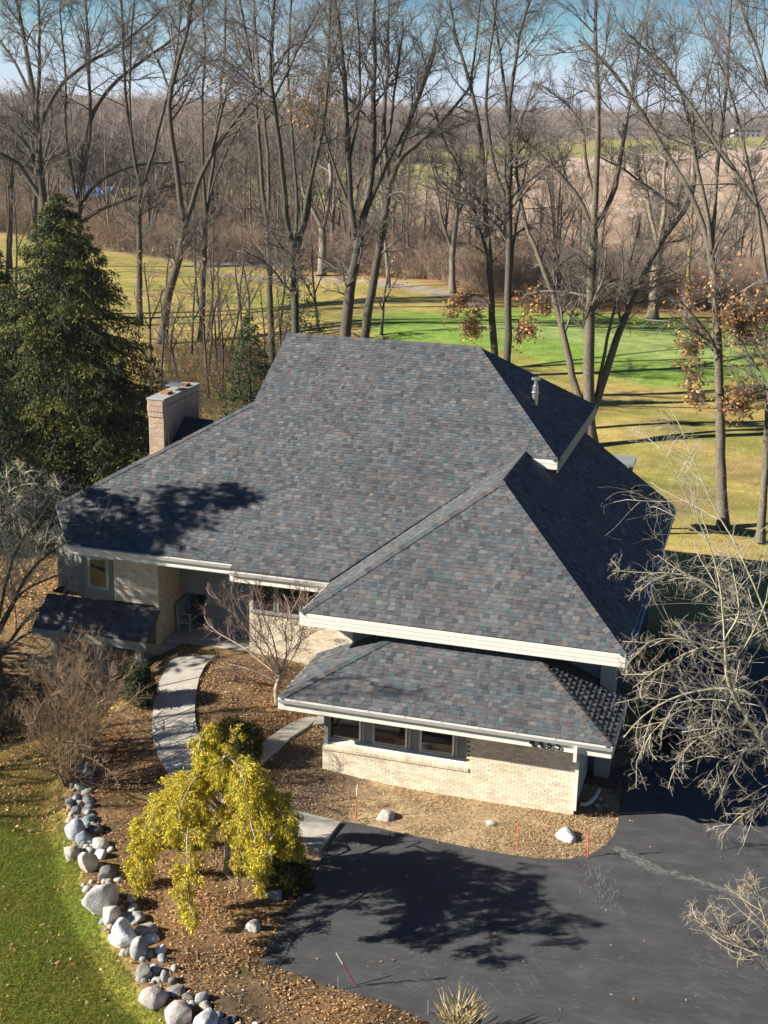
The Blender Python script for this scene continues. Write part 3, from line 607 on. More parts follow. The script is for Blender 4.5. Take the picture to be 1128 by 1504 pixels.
# roof pipes
nq = at(801, 601, x=-4.0)
def pipe(x, y, zb, h, r, mat, cap=False):
    mb = MB(); mb.tube([(x, y, zb-.2), (x, y, zb+h)], r, 12); p_ = mb.build('vent_pipe', MT[mat], house)
    if cap:
        c = MB(); c.tube([(x, y, zb+h*.62), (x, y, zb+h*.66)], r*1.5, 12); c.tube([(x, y, zb+h), (x, y, zb+h+.2)], r*.6, 12); c.tube([(x, y, zb+h+.2), (x, y, zb+h+.26)], r*1.6, 12); c.build('vent_cap', MT['steel'], p_)
def zside(x): return Cc[2]+(Cc[0]-x)*(zr-Cc[2])/(Cc[0]-B[0])
px_ = -3.85; pipe(px_, 13.0, zside(px_)-.05, .68, .10, 'steel', True)
pipe(-15.55, 8.75, zm(8.75)+.0, .32, .05, 'black'); pipe(-.3, 14.2, z0+pr*1.2, .28, .09, 'black')
# rear deck roof seen past the side slope
dq = at(914, 676, z=3.4); dx, dy = dq[0], dq[1]
mb = MB(); mb.hexa([(dx-2.5, dy-.6, 3.3), (dx+.55, dy-.6, 3.3), (dx+.55, dy+.5, 3.3), (dx-2.5, dy+.5, 3.3)], [(dx-2.5, dy-.6, 3.4), (dx+.55, dy-.6, 3.4), (dx+.55, dy+.5, 3.5), (dx-2.5, dy+.5, 3.5)]); mb.box(dx+.3, dx+.45, dy+.2, dy+.35, 0, 3.3); mb.box(dx-1.5, dx-1.35, dy+.2, dy+.35, 0, 3.3); mb.build('deck_roof', MT['siding'], house)
# number 4465 on the fascia
d0_ = at(777, 1097, y=-.655)
for i, chh in enumerate('4465'):
    cu = bpy.data.curves.new('digit', 'FONT'); cu.body = chh; cu.size = .30; cu.extrude = .008; cu.offset = .006
    t = bpy.data.objects.new('tmp', cu); COL.objects.link(t); dg_ = bpy.context.evaluated_depsgraph_get()
    me = bpy.data.meshes.new_from_object(t.evaluated_get(dg_)); bpy.data.objects.remove(t)
    xd = d0_[0]+i*.225; zd = 2.16
    me.materials.clear(); o = link('digit', me, MT['black'], house); o.location = (xd, -.66, zd); o.rotation_euler = (math.pi/2, 0, 0)
    if chh == '4': s = MB(); s.box(xd+.06, xd+.20, -.67, -.65, zd-.005, zd+.02); s.build('digit_foot', MT['black'], house)
# ------------------------------------------------------------------ trees: vectorised branching
def unit(v): return v/(np.linalg.norm(v, axis=-1, keepdims=True)+1e-9)
def tubes(P, R, k):
    n, m, _ = P.shape; T = unit(np.gradient(P, axis=1)); av = unit(T.mean(1, keepdims=True))
    ref = np.where(np.abs(av[..., 2:3]) < .8, np.array([[[0, 0, 1.]]]), np.array([[[1., 0, 0]]]))
    a = unit(np.cross(T, np.broadcast_to(ref, T.shape))); b = np.cross(T, a)
    th = np.arange(k)*2*np.pi/k
    V = P[:, :, None]+R[:, :, None, None]*(a[:, :, None]*np.cos(th)[None, None, :, None]+b[:, :, None]*np.sin(th)[None, None, :, None])
    i = np.arange(n*m*k).reshape(n, m, k); j = np.roll(i, -1, 2)
    Fq = np.stack([i[:, :-1], j[:, :-1], j[:, 1:], i[:, 1:]], -1).reshape(-1, 4)
    return V.reshape(-1, 3), Fq
def join(parts):
    V = []; Fs = []; o = 0
    for v, f in parts: V.append(v); Fs.append(f+o); o += len(v)
    return np.concatenate(V), np.concatenate(Fs)
def grow(P, R, r, n, t0, t1, ang, lf, m, wob, up, rf, lmin=.15, rmin=.004, lens=None, pers=.5):
    """n children per parent polyline"""
    N, M_, _ = P.shape; L_ = np.linalg.norm(np.diff(P, axis=1), axis=2).sum(1) if lens is None else lens
    t0 = np.asarray(t0, float).reshape(-1, 1); t = (t0+(t1-t0)*(np.arange(n)[None]+r.rand(N, n))/n); ti = t*(M_-1); i = np.minimum(ti.astype(int), M_-2); fr = ti-i
    rows = np.arange(N)[:, None]
    base = P[rows, i]*(1-fr)[..., None]+P[rows, i+1]*fr[..., None]; tan = unit(P[rows, i+1]-P[rows, i]); rb = R[rows, i]*(1-fr)+R[rows, i+1]*fr
    q = unit(np.cross(tan, r.randn(N, n, 3))); a = np.radians(ang[0]+(ang[1]-ang[0])*r.rand(N, n))[..., None]
    d = unit(tan*np.cos(a)+q*np.sin(a)); ln = np.maximum(L_[:, None]*lf*(1.15-.75*t)*(.6+.8*r.rand(N, n)), lmin)
    base = base.reshape(-1, 3); d = d.reshape(-1, 3); ln = ln.reshape(-1); rb = rb.reshape(-1)
    out = np.zeros((len(base), m, 3)); out[:, 0] = base; st = (ln/(m-1))[:, None]; w = r.randn(len(base), 3)*wob*(1 if pers < .6 else 1.6)
    for k in range(1, m):
        w = w*pers+r.randn(len(base), 3)*wob*(1 if pers < .6 else .35); d = unit(d+w+np.array((0, 0, up))); out[:, k] = out[:, k-1]+d*st
    rr = np.minimum(rb*rf, np.maximum(ln*.022, rmin))[:, None]*np.linspace(1, .3, m)[None]; rr = np.maximum(rr, rmin*.8)
    return out, rr
def resample(pts, m, wob, r):
    pts = np.array(pts, float); s = np.r_[0, np.cumsum(np.linalg.norm(np.diff(pts, axis=0), axis=1))]; t = np.linspace(0, s[-1], m)
    # gentle smoothing by cubic through the points
    o = np.stack([np.interp(t, s, pts[:, k]) for k in range(3)], -1)
    for _ in range(2): o[1:-1] = .25*o[:-2]+.5*o[1:-1]+.25*o[2:]
    L_ = s[-1]; o[1:-1] += np.cumsum(r.randn(m-2, 3), 0)*wob*L_/m*.3
    return o
def leafquads(pos, size, r, cols, flat=.6, asp=.6, droop=0):
    n = len(pos); nrm_ = unit(r.randn(n, 3)+np.array((0, 0, flat*3))); a = unit(np.cross(nrm_, r.randn(n, 3))); b = np.cross(nrm_, a)
    if droop: a = unit(a+np.array((0, 0, -droop))); b = unit(np.cross(nrm_, a))
    s = size*(.6+.8*r.rand(n, 1)); fold = nrm_*s*.18*r.rand(n, 1)
    V = np.stack([pos-a*s, pos-b*s*asp+fold, pos+a*s, pos+b*s*asp+fold], 1).reshape(-1, 3)
    cols = np.array(cols); c = cols[r.randint(len(cols), size=n)]*(.75+.5*r.rand(n, 1))
    return V, np.arange(4*n).reshape(-1, 4), c
BROWN = [(.46, .23, .08), (.56, .30, .11), (.34, .17, .07), (.62, .38, .16), (.42, .24, .11)]
BARK = np.array((.088, .077, .062))
def bare_tree(label, basepx, limbs, seed, group=None, z=None, dens=(13, 10, 7), leaves=0, leafband=None, name='bare_tree', bark=BARK, jit=1.0, twig=(.155, .138, .122), cat='tree', rmin=.006, spread=.3, dpt=None, lv=(.42, .48, .52), upb=.05, curl=0):
    r = rs(seed); base = at(basepx[0], basepx[1]) if dpt is None else atdepth(basepx[0], basepx[1], dpt)
    d0 = depth_of(base); root = empty(name, tuple(base), label, cat, group)
    L0 = []; R0 = []; H = []
    fwd = np.array((math.sin(_y), math.cos(_y), 0))
    trunk0 = None
    for li, (w0, w1, pts) in enumerate(limbs):
        k0 = 0.0 if li == 0 else None
        P3 = []; off = 0; slope = r.uniform(-1, 1)*spread*jit if li else r.uniform(-.05, .05)
        prev = None; start = 0.0
        if li and trunk0 is not None:                      # spring from the nearest limb already placed
            best = None
            for Q, qpx in trunk0:
                dd_ = np.hypot(qpx[:, 0]-pts[0][0], qpx[:, 1]-pts[0][1]); j = dd_.argmin()
                if best is None or dd_[j] < best[0]: best = (dd_[j], depth_of(Q[j]))
            start = best[1]-d0 if best[0] < 40 else 0.0
        for i, (x, y) in enumerate(pts):
            if prev is not None: off += math.hypot(x-prev[0], y-prev[1])*d0/F*slope
            prev = (x, y); P3.append(atdepth(x, y, d0+start+off) if (li or i) else base)
        m = 16; P = resample(P3, m, .12, r)
        px = np.array([(564+F*((q-CAM)@RT)/((q-CAM)@FW), 752-F*((q-CAM)@UP)/((q-CAM)@FW)) for q in P])
        trunk0 = (trunk0 or [])+[(P, px)]
        L0.append(P); R0.append(np.linspace(w0, w1, m)*d0/F/2)
        if li == 0: R0[-1][:2] *= (1.35, 1.1)
    L0 = np.array(L0); R0 = np.array(R0)
    v, f = tubes(L0, R0, 8)
    cb = np.array(bark); npmesh('trunk', v, f, MT['bark'], root, smoothf=True, vcol=cb[None]*(.8+.4*r.rand(len(v), 1)))
    lens = np.linalg.norm(np.diff(L0, axis=1), axis=2).sum(1); tsart = np.array([.62 if i == 0 else (.38 if name == 'bare_tree' else .15) for i in range(len(L0))]) if len(L0) > 1 else .35
    L1, R1 = grow(L0, R0, r, dens[0], tsart, 1, (28, 60), lv[0], 8, .10, upb, .45, rmin=.012, lens=np.maximum(lens, 3))
    L2, R2 = grow(L1, R1, r, dens[1], .12, 1, (25, 60), lv[1], 5+curl, .13+.04*curl, .04-.015*curl, .6, rmin=max(.005, rmin), pers=.5 if not curl else .93)
    L3, R3 = grow(L2, R2, r, dens[2]*(1 if curl or name != 'bare_tree' else 2), .05, 1, (20, 60), lv[2]*(1 if curl or name != 'bare_tree' else .85), (2 if name == 'bare_tree' and not curl else 3+curl), .15+.04*curl, .03-.01*curl, .7, rmin=rmin, pers=.5 if not curl else .93)
    parts = [tubes(L1, R1, 5), tubes(L2, R2, 3), tubes(L3, R3, 3)]; v, f = join(parts); tc_ = np.array(twig)
    npmesh('crown', v, f, MT['twig'], root, vcol=tc_[None]*np.repeat(.75+.5*r.rand(len(v)//5+1, 1), 5, 0)[:len(v)])
    if leaves:
        tips = L3[:, -1]
        if leafband is not None:
            px = np.array([752-F*((q-CAM)@UP)/((q-CAM)@FW) for q in tips]); tips = tips[(px > leafband[0]) & (px < leafband[1])]
        if len(tips):
            ti = tips[r.randint(len(tips), size=leaves)]+r.randn(leaves, 3)*.22
            V, Fq, c = leafquads(ti, .085, r, BROWN, .1); npmesh('dry_leaves', V, Fq, MT['leaf'], root, fcol=c)
    return root
W = lambda *a: list(a)
T = bare_tree
T('massive dark bare tree at the far left, its trunk rising behind the tall spruce top', (68, 470), [
    (19, 9, [(68, 470), (65, 315), (56, 240), (52, 150)]), (9, 3, [(52, 150), (40, 80), (25, 0), (15, -60)]), (8, 3, [(56, 240), (53, 160), (60, 60), (55, -50)]),
    (7, 2, [(55, 190), (85, 120), (130, 90), (180, 60), (240, 10)]), (8, 3, [(60, 260), (40, 215), (10, 180), (-30, 165)]), (8, 3, [(64, 300), (30, 240), (0, 225), (-30, 210)]), (5, 2, [(52, 150), (20, 90), (0, 60), (-30, 40)])], 11, dens=(13, 10, 7))
T('tall bare tree directly behind the spruce tip with long boughs sweeping right across the sky', (112, 462), [
    (13, 6, [(112, 462), (115, 290), (120, 220)]), (7, 3, [(120, 220), (140, 150), (175, 110), (225, 80), (270, 40), (310, 0)]), (7, 3, [(115, 290), (130, 215), (133, 150), (132, 70), (125, -40)]),
    (5, 2, [(114, 300), (95, 200), (98, 110), (90, 0)]), (7, 2, [(114, 320), (130, 280), (165, 255), (205, 240), (270, 238)]), (6, 2, [(113, 330), (150, 305), (190, 292), (240, 275), (290, 268)])], 12)
T('slim straight bare tree with a high fork, second trunk right of the tall spruce', (205, 478), [
    (10, 7, [(205, 478), (205, 380), (207, 285)]), (6, 3, [(207, 285), (196, 220), (185, 150), (180, 60), (178, -40)]), (6, 2, [(207, 280), (225, 225), (240, 160), (252, 120), (262, 60), (270, -30)]), (4, 2, [(196, 220), (190, 160), (192, 90), (200, -20)])], 13)
T("crooked bare tree with a leaning lower trunk and pale right fork above the chimney", (238, 505), [
    (15, 11, [(238, 505), (246, 430), (262, 380), (272, 330)]), (10, 4, [(272, 330), (262, 300), (262, 240), (250, 190), (252, 140), (272, 90), (285, 50), (292, -40)]), (8, 3, [(272, 335), (285, 280), (310, 225), (340, 180), (365, 155), (400, 120), (430, 60)]),
    (4, 2, [(252, 140), (235, 95), (215, 60)]), (5, 3, [(310, 225), (330, 140), (350, 100), (372, 70)])], 14, bark=(.095, .08, .065))
T('narrow bare tree splitting into a fan of three upright stems, right of the crooked tree', (296, 500), [
    (11, 7, [(296, 500), (300, 400), (303, 315)]), (6, 3, [(303, 315), (315, 220), (325, 130), (335, 60), (330, -40)]), (4, 2, [(303, 310), (320, 250), (345, 200), (368, 165)]), (5, 2, [(303, 315), (298, 240), (300, 150), (305, 60), (300, -40)])], 15)
T("tall dark bare tree leaning slightly left, just left of the little evergreen", (399, 560), [
    (12, 7, [(399, 560), (397, 490), (393, 390), (392, 330)]), (7, 3, [(392, 330), (385, 290), (378, 200), (372, 140), (365, 80), (352, 20), (340, -40)]), (6, 3, [(392, 330), (398, 260), (390, 190), (380, 120), (375, -40)])], 16)
T("many-stemmed bare tree with a mossy lower trunk behind the left end of the ridge", (436, 620), [
    (15, 9, [(436, 620), (433, 500), (432, 400), (425, 340)]), (9, 4, [(425, 340), (415, 270), (410, 220), (400, 150), (396, 80), (400, -40)]), (8, 3, [(436, 370), (450, 300), (465, 240), (478, 190), (482, 100), (490, -20)]), (6, 3, [(431, 390), (435, 300), (428, 200), (425, 100), (432, -30)]), (4, 2, [(400, 150), (430, 90), (450, 50), (470, 10)]), (5, 2, [(440, 360), (455, 310), (458, 240), (470, 150)])], 17, leaves=700, leafband=(110, 190), bark=(.075, .075, .05))
T("large forked bare tree with thick dark trunk behind the roof ridge's left half", (497, 600), [
    (20, 14, [(497, 600), (505, 492), (512, 430), (522, 370), (527, 345)]), (12, 4, [(527, 345), (540, 290), (547, 240), (548, 160), (550, 80), (552, -40)]), (11, 4, [(522, 352), (513, 300), (512, 240), (508, 150), (500, 60), (490, -40)]), (7, 3, [(530, 330), (545, 290), (565, 240), (590, 195), (615, 140), (640, 70)]), (6, 2, [(545, 250), (575, 190), (580, 120), (592, 30)]), (5, 2, [(512, 300), (495, 260), (478, 200), (470, 110)]), (5, 2, [(512, 240), (530, 150), (528, 60), (520, -30)])], 18, dens=(13, 10, 7))
T('dark bare tree leaning right, close beside the large forked tree behind the ridge', (530, 560), [
    (15, 10, [(530, 560), (538, 480), (550, 400), (562, 330), (572, 275)]), (9, 3, [(572, 275), (585, 230), (620, 205), (655, 170), (695, 120)]), (8, 3, [(572, 275), (562, 200), (572, 120), (575, -20)]), (6, 2, [(585, 230), (605, 170), (630, 100), (650, 30)])], 19, dens=(13, 10, 7))
T('stout pale-barked stub-forked tree standing by the cart path behind the little evergreen', (472, 405), [
    (13, 11, [(472, 405), (473, 370), (473, 335)]), (7, 3, [(473, 335), (460, 310), (445, 285), (440, 250)]), (8, 4, [(474, 335), (485, 300), (490, 260), (482, 200), (478, 140)])], 20, bark=(.22, .18, .14))
T("thin bare tree at the brush edge beside the middle of the cart path", (571, 423), [(6, 3, [(571, 423), (568, 380), (566, 330), (560, 250), (560, 190)]), (3, 1, [(567, 340), (580, 290), (600, 240)])], 21, bark=(.2, .17, .13))
T('bare tree with a straight sturdy trunk standing where the cart path ends', (665, 430), [(10, 6, [(665, 430), (666, 370), (672, 290), (675, 220)]), (5, 2, [(666, 370), (650, 330), (640, 270), (622, 200)]), (4, 2, [(670, 320), (690, 280), (700, 230)])], 22, bark=(.2, .17, .13))
T("left of two close straight rusty-leaved trees above the ridge's right end", (731, 600), [
    (12, 7, [(731, 600), (727, 522), (722, 430), (718, 350), (712, 260)]), (7, 3, [(712, 260), (705, 180), (690, 120), (670, 60), (655, -30)]), (5, 2, [(722, 400), (700, 330), (690, 270), (660, 220), (640, 170)]), (4, 2, [(690, 130), (700, 60), (710, -40)]), (3, 1, [(723, 450), (700, 430), (680, 440), (665, 455)]), (3, 1, [(724, 470), (705, 470), (690, 480)])], 23, leaves=1100, leafband=(375, 505))
T("right of two close straight rusty-leaved trees above the ridge's right end", (742, 640), [
    (13, 8, [(742, 640), (744, 527), (745, 400), (745, 300), (746, 200)]), (7, 3, [(746, 200), (752, 130), (765, 60), (780, 10), (790, -40)]), (6, 3, [(745, 300), (722, 220), (712, 150), (720, 60), (730, -30)]), (5, 2, [(745, 165), (735, 90), (725, 30), (720, -40)]), (5, 2, [(746, 430), (757, 330), (770, 250), (787, 190)]), (3, 1, [(745, 440), (765, 425), (785, 445), (800, 450)]), (3, 1, [(745, 470), (762, 470), (770, 485)])], 24, leaves=1100, leafband=(370, 520))
T('big multi-stemmed bare tree spreading from one base just behind the upper right roof corner', (868, 655), [
    (19, 12, [(868, 655), (866, 612), (868, 520), (870, 430), (872, 340)]), (12, 6, [(858, 604), (842, 560), (832, 515), (815, 440), (795, 390), (777, 345)]), (6, 2, [(777, 345), (765, 300), (757, 240), (762, 190), (785, 120)]), (13, 8, [(870, 606), (885, 555), (915, 470), (945, 400), (975, 350), (1003, 312)]),
    (8, 3, [(1003, 312), (1020, 280), (1022, 220), (1018, 150)]), (6, 2, [(1003, 312), (960, 280), (912, 245), (880, 230)]), (10, 4, [(872, 340), (877, 200), (874, 110), (870, -40)]), (8, 3, [(872, 340), (850, 290), (820, 255), (790, 225), (755, 195)]), (9, 3, [(873, 335), (900, 300), (912, 250), (920, 190), (940, 100), (950, 30)]),
    (6, 2, [(876, 310), (860, 240), (855, 180), (830, 150), (795, 125)]), (6, 2, [(874, 590), (890, 500), (905, 440), (925, 380), (940, 320)]), (8, 5, [(860, 606), (862, 520), (866, 440), (868, 380)])], 25, dens=(12, 10, 6), bark=(.13, .11, .08))
T("straight pale-trunked tree at the brush edge right of the putting green", (958, 468), [(16, 14, [(958, 468), (962, 410), (966, 362)]), (8, 3, [(966, 362), (978, 310), (975, 250), (985, 190)]), (7, 3, [(966, 362), (955, 320), (948, 265), (940, 210)])], 26, bark=(.26, .21, .14))
T('thin ochre-barked sapling at the brush edge right of the pale-trunked tree', (1006, 473), [(6, 3, [(1006, 473), (1010, 400), (1015, 330), (1016, 260)])], 27, bark=(.25, .19, .09), leaves=150, leafband=(300, 400))
T("tall lone tree on the golden grass right of the roof, brown leaves halfway up", (1062, 775), [
    (16, 11, [(1062, 775), (1060, 640), (1057, 560), (1052, 470), (1045, 380)]), (9, 4, [(1045, 385), (1038, 350), (1020, 300), (1000, 265), (970, 210), (930, 150), (890, 90), (850, 60)]), (8, 3, [(1045, 370), (1040, 300), (1025, 240), (1015, 180), (1000, 120), (970, 80), (920, 60)]), (8, 3, [(1045, 370), (1050, 290), (1055, 220), (1065, 140), (1070, 60), (1080, -40)]), (5, 2, [(1047, 375), (1070, 330), (1085, 290), (1100, 240)]),
    (4, 1, [(1054, 520), (1030, 500), (1015, 510)]), (4, 1, [(1053, 480), (1080, 460), (1110, 455)]), (4, 1, [(1056, 560), (1035, 560), (1022, 575)]), (4, 1, [(1055, 560), (1075, 575), (1090, 590)]), (3, 1, [(1052, 450), (1035, 430), (1020, 440)])], 28, dens=(12, 10, 6), leaves=1500, leafband=(380, 620), bark=(.14, .12, .09))
T("slender tree at the right picture edge with brown leaves on its low boughs", (1117, 798), [
    (12, 9, [(1117, 798), (1122, 680), (1128, 560), (1135, 460)]), (9, 4, [(1135, 460), (1140, 350), (1100, 270), (1060, 220), (1030, 170), (990, 110), (955, 70), (925, 52)]), (7, 3, [(1135, 460), (1115, 330), (1095, 230), (1075, 160), (1055, 90)]), (7, 3, [(1138, 420), (1150, 250), (1128, 120), (1110, 60), (1080, -20)]), (4, 1, [(1128, 540), (1105, 500), (1085, 490)]), (4, 1, [(1130, 500), (1100, 465), (1080, 455)]), (4, 1, [(1128, 570), (1100, 580), (1085, 600)])], 29, leaves=1500, leafband=(400, 620), bark=(.14, .12, .09))
T('thin bare tree near the left picture edge, left of the massive tree', (13, 395), [(9, 5, [(13, 395), (15, 300), (22, 240), (32, 190)]), (5, 2, [(15, 300), (5, 230), (-5, 160)])], 30)
T('slim dark tree beside the lawn edge between the left picture edge and the spruce', (50, 355), [(10, 7, [(50, 355), (52, 300), (57, 262)]), (6, 2, [(56, 265), (45, 200), (30, 130)]), (6, 2, [(56, 265), (75, 200), (80, 130)])], 31)
# understorey saplings between the house and the golf course
r = rs(40)
SAP = [((262, 560), 'dark twisting sapling just right of the chimney top'), ((318, 545), 'thin sapling in the leaf litter between the chimney and the dark conifer'), ((281, 520), 'sapling with a bent stem left of the narrow fan-shaped tree'), ((338, 520), 'slender sapling left of the little evergreen'), ((362, 505), 'wiry sapling with rusty leaves beside the fan-shaped tree'),
       ((222, 530), 'sapling between the tall spruce and the crooked tree'), ((468, 488), 'sapling with rusty leaves behind the left end of the ridge'), ((560, 492), 'low sapling with red-brown leaves behind the middle of the ridge')]
for i, ((x, y), lb) in enumerate(SAP):
    h = r.uniform(90, 150); a = r.uniform(-14, 14)
    T(lb, (x, y), [(4.5, 2, [(x, y), (x+a, y-h*.5), (x+a*.4+r.uniform(-12, 12), y-h)]), (2.5, 1, [(x+a*.7, y-h*.4), (x+a+22, y-h*.75)]), (2.5, 1, [(x+a*.5, y-h*.3), (x+a-24, y-h*.7)])], 60+i, name='sapling', dens=(6, 5, 4), leaves=120 if i % 2 else 40, rmin=.006, lv=(.5, .45, .45))
r = rs(41)
for i in range(16):
    x = r.uniform(215, 540) if i < 12 else r.uniform(-5, 60); y = r.uniform(470, 610) if i < 12 else r.uniform(380, 470)
    if x > 420: y = min(y, 520)
    h = r.uniform(110, 210); a = r.uniform(-10, 10); reg = 'behind the chimney' if 215 < x < 330 else 'left of the mid-sized conifer' if 300 < x < 400 else 'behind the left end of the ridge' if x >= 400 else 'left of the spruce top'
    T('%s dark sapling in the undergrowth %s' % ('tall thin' if h > 160 else 'short thin', reg), (x, y), [(4, 1.5, [(x, y), (x+a, y-h*.5), (x+a*.4+r.uniform(-10, 10), y-h)]), (2, 1, [(x+a*.7, y-h*.4), (x+a+20, y-h*.75)])], 160+i, name='sapling', group='saplings in the undergrowth', dens=(8, 6, 4), leaves=60 if i % 3 == 0 else 0, rmin=.006, lv=(.4, .45, .45), bark=(.07, .06, .05), twig=(.11, .095, .08))
# trees of the wood beyond the golf course: one set of prototypes, copied with their parts
def low_tree(seed, k=(7, 6, 5), h=15.):
    r = rs(seed); m = 8; n0 = 3; P = []; R_ = []
    for i in range(n0):
        top = np.array((r.uniform(-3, 3)*i, r.uniform(-3, 3)*i, h*r.uniform(.85, 1.1))); mid = np.array((top[0]*.15, top[1]*.15, h*.35))
        P.append(resample([(0, 0, -.3), mid, top], 10, .1, r)); R_.append(np.linspace(.2 if i == 0 else .13, .04, 10))
    L0 = np.array(P); R0 = np.array(R_); L1, R1 = grow(L0, R0, r, k[0], .25, 1, (30, 60), .36, 6, .1, .06, .6, rmin=.03); L2, R2 = grow(L1, R1, r, k[1], .1, 1, (25, 60), .42, 4, .12, .04, .7, rmin=.02); L3, R3 = grow(L2, R2, r, k[2], .1, 1, (20, 60), .5, 3, .14, .03, .8, rmin=.014)
    tv = tubes(L0, R0, 5); cv = join([tubes(L1, R1, 3), tubes(L2, R2, 3), tubes(L3, R3, 3)])
    return tv, cv
protos = []
for s in range(5):
    tv, cv = low_tree(100+s); rr = rs(s)
    pr_ = (bpy.data.meshes.new('x'), None)
    c_ = np.array([(.22, .185, .155), (.19, .165, .145), (.26, .21, .17), (.2, .16, .14), (.24, .2, .15)][s])
    c_ = c_*.75; a = npmesh('trunk', tv[0], tv[1], MT['bark'], vcol=c_[None]*np.ones((len(tv[0]), 1))); b = npmesh('crown', cv[0], cv[1], MT['twig'], vcol=c_[None]*(.8+.4*rr.rand(len(cv[0]), 1)))
    protos.append((a.data, b.data)); bpy.data.objects.remove(a); bpy.data.objects.remove(b)
r = rs(7); cnt = 0
while cnt < 110:
    px = r.uniform(-60, 1190); py = r.uniform(300, 415)
    P = at(px, py); 
    if px > 580 and (py < 385) and r.rand() < .95: continue
    if P[1] < np.interp(P[0], *zip(*sorted([tuple(at(a, b, z=.3)[:2]) for a, b in ((-300, 320), (0, 340), (60, 345), (150, 366), (300, 384), (420, 398), (520, 402), (640, 420), (700, 444), (900, 462), (1128, 474), (1500, 490))])))+3: continue
    s = r.uniform(.65, 1.25) if px < 600 else r.uniform(.4, .95)
    e = empty('bare_tree', tuple(P), ('%s bare tree in the %s' % ('small' if s < .75 else 'medium-sized' if s < 1.0 else 'tall', 'brush left of the spruce top' if px < 110 else 'brush between the spruce top and the chimney' if px < 290 else 'brush above the dark conifer beside the roof' if px < 430 else 'brush behind the roof ridge left of the forked tree' if px < 560 else 'brush along the end of the cart path' if px < 690 else 'brush beyond the putting green' if px < 900 else 'brush beyond the grass at far right')), 'tree', 'bare trees in the brush beyond the golf course'); e.rotation_euler = (0, 0, r.uniform(0, 6.28)); e.scale = (s, s, s*r.uniform(.85, 1.15))
    tm, cm = protos[r.randint(5)]
    for nm, me in (('trunk', tm), ('crown', cm)): o = bpy.data.objects.new(nm, me); COL.objects.link(o); o.parent = e
    cnt += 1
for (x_, y_, s_, lb_) in ((-23.5, -5.2, .78, 'bare tree in the front yard just beyond the left picture edge'), (-27, -9, .7, 'bare tree in the front yard far beyond the lower left edge')):
    e = empty('bare_tree', (x_, y_, float(height(x_, y_))), lb_, 'tree'); e.scale = (s_,)*3
    for nm, me in (('trunk', protos[1][0]), ('crown', protos[1][1])): o = bpy.data.objects.new(nm, me); COL.objects.link(o); o.parent = e
# far woodland and brush: uncountable, one object each, instanced on its own points
def scatter_self(name, src, pts, scl, mat, seed):
    """mesh = source tuft + loose points; nodes instance the tuft on the points"""
    (v, f), colr = src; n = len(v); rr = rs(seed)
    V = np.concatenate([v, pts]); me_o = npmesh(name, V, f, mat, vcol=np.concatenate([colr, np.ones((len(pts), 3))]))
    me = me_o.data
    at1 = me.attributes.new('is_point', 'BOOLEAN', 'POINT'); at1.data.foreach_set('value', np.r_[np.zeros(n, bool), np.ones(len(pts), bool)])
    at2 = me.attributes.new('scl', 'FLOAT', 'POINT'); at2.data.foreach_set('value', np.r_[np.ones(n), scl].astype(np.float32))
    at3 = me.attributes.new('rot', 'FLOAT', 'POINT'); at3.data.foreach_set('value', (rr.rand(n+len(pts))*6.28).astype(np.float32))
    ng = bpy.data.node_groups.new(name, 'GeometryNodeTree'); ng.interface.new_socket('Geometry', in_out='INPUT', socket_type='NodeSocketGeometry'); ng.interface.new_socket('Geometry', in_out='OUTPUT', socket_type='NodeSocketGeometry')
    N = ng.nodes; L = ng.links; gi = N.new('NodeGroupInput'); go = N.new('NodeGroupOutput'); sp = N.new('GeometryNodeSeparateGeometry'); sp.domain = 'POINT'
    na = N.new('GeometryNodeInputNamedAttribute'); na.data_type = 'BOOLEAN'; na.inputs['Name'].default_value = 'is_point'
    L.new(gi.outputs[0], sp.inputs[0]); L.new(na.outputs[0], sp.inputs[1]); ip = N.new('GeometryNodeInstanceOnPoints'); L.new(sp.outputs[0], ip.inputs['Points']); L.new(sp.outputs[1], ip.inputs['Instance'])
    ns = N.new('GeometryNodeInputNamedAttribute'); ns.data_type = 'FLOAT'; ns.inputs['Name'].default_value = 'scl'; L.new(ns.outputs[0], ip.inputs['Scale'])
    nr = N.new('GeometryNodeInputNamedAttribute'); nr.data_type = 'FLOAT'; nr.inputs['Name'].default_value = 'rot'; cx = N.new('ShaderNodeCombineXYZ'); L.new(nr.outputs[0], cx.inputs[2]); L.new(cx.outputs[0], ip.inputs['Rotation'])
    L.new(ip.outputs[0], go.inputs[0]); m = me_o.modifiers.new('scatter', 'NODES'); m.node_group = ng
    return tag(me_o, kind='stuff')
def tuft(seed, h=13., k=(6, 6, 4), r0=.16, n0=4, spread=10.):
    """a small clump of several bare crowns"""
    r = rs(seed); P = []; R_ = []
    for i in range(n0):
        b = np.array((r.uniform(-spread, spread), r.uniform(-spread, spread), -.5)); t = b+np.array((r.uniform(-2, 2), r.uniform(-2, 2), h*r.uniform(.75, 1.15)))
        P.append(resample([b, (b+t)/2, t], 6, .1, r)); R_.append(np.linspace(r0, r0*.3, 6))
    L0 = np.array(P); R0 = np.array(R_); L1, R1 = grow(L0, R0, r, k[0], .2, 1, (25, 60), .38, 4, .1, .08, .6, rmin=r0*.3); L2, R2 = grow(L1, R1, r, k[1], .1, 1, (25, 60), .5, 3, .12, .05, .8, rmin=r0*.22)
    L3, R3 = grow(L2, R2, r, k[2], .1, 1, (20, 60), .6, 3, .14, .03, .9, rmin=r0*.16)
    return join([tubes(L0, R0, 3), tubes(L1, R1, 3), tubes(L2, R2, 3), tubes(L3, R3, 3)])
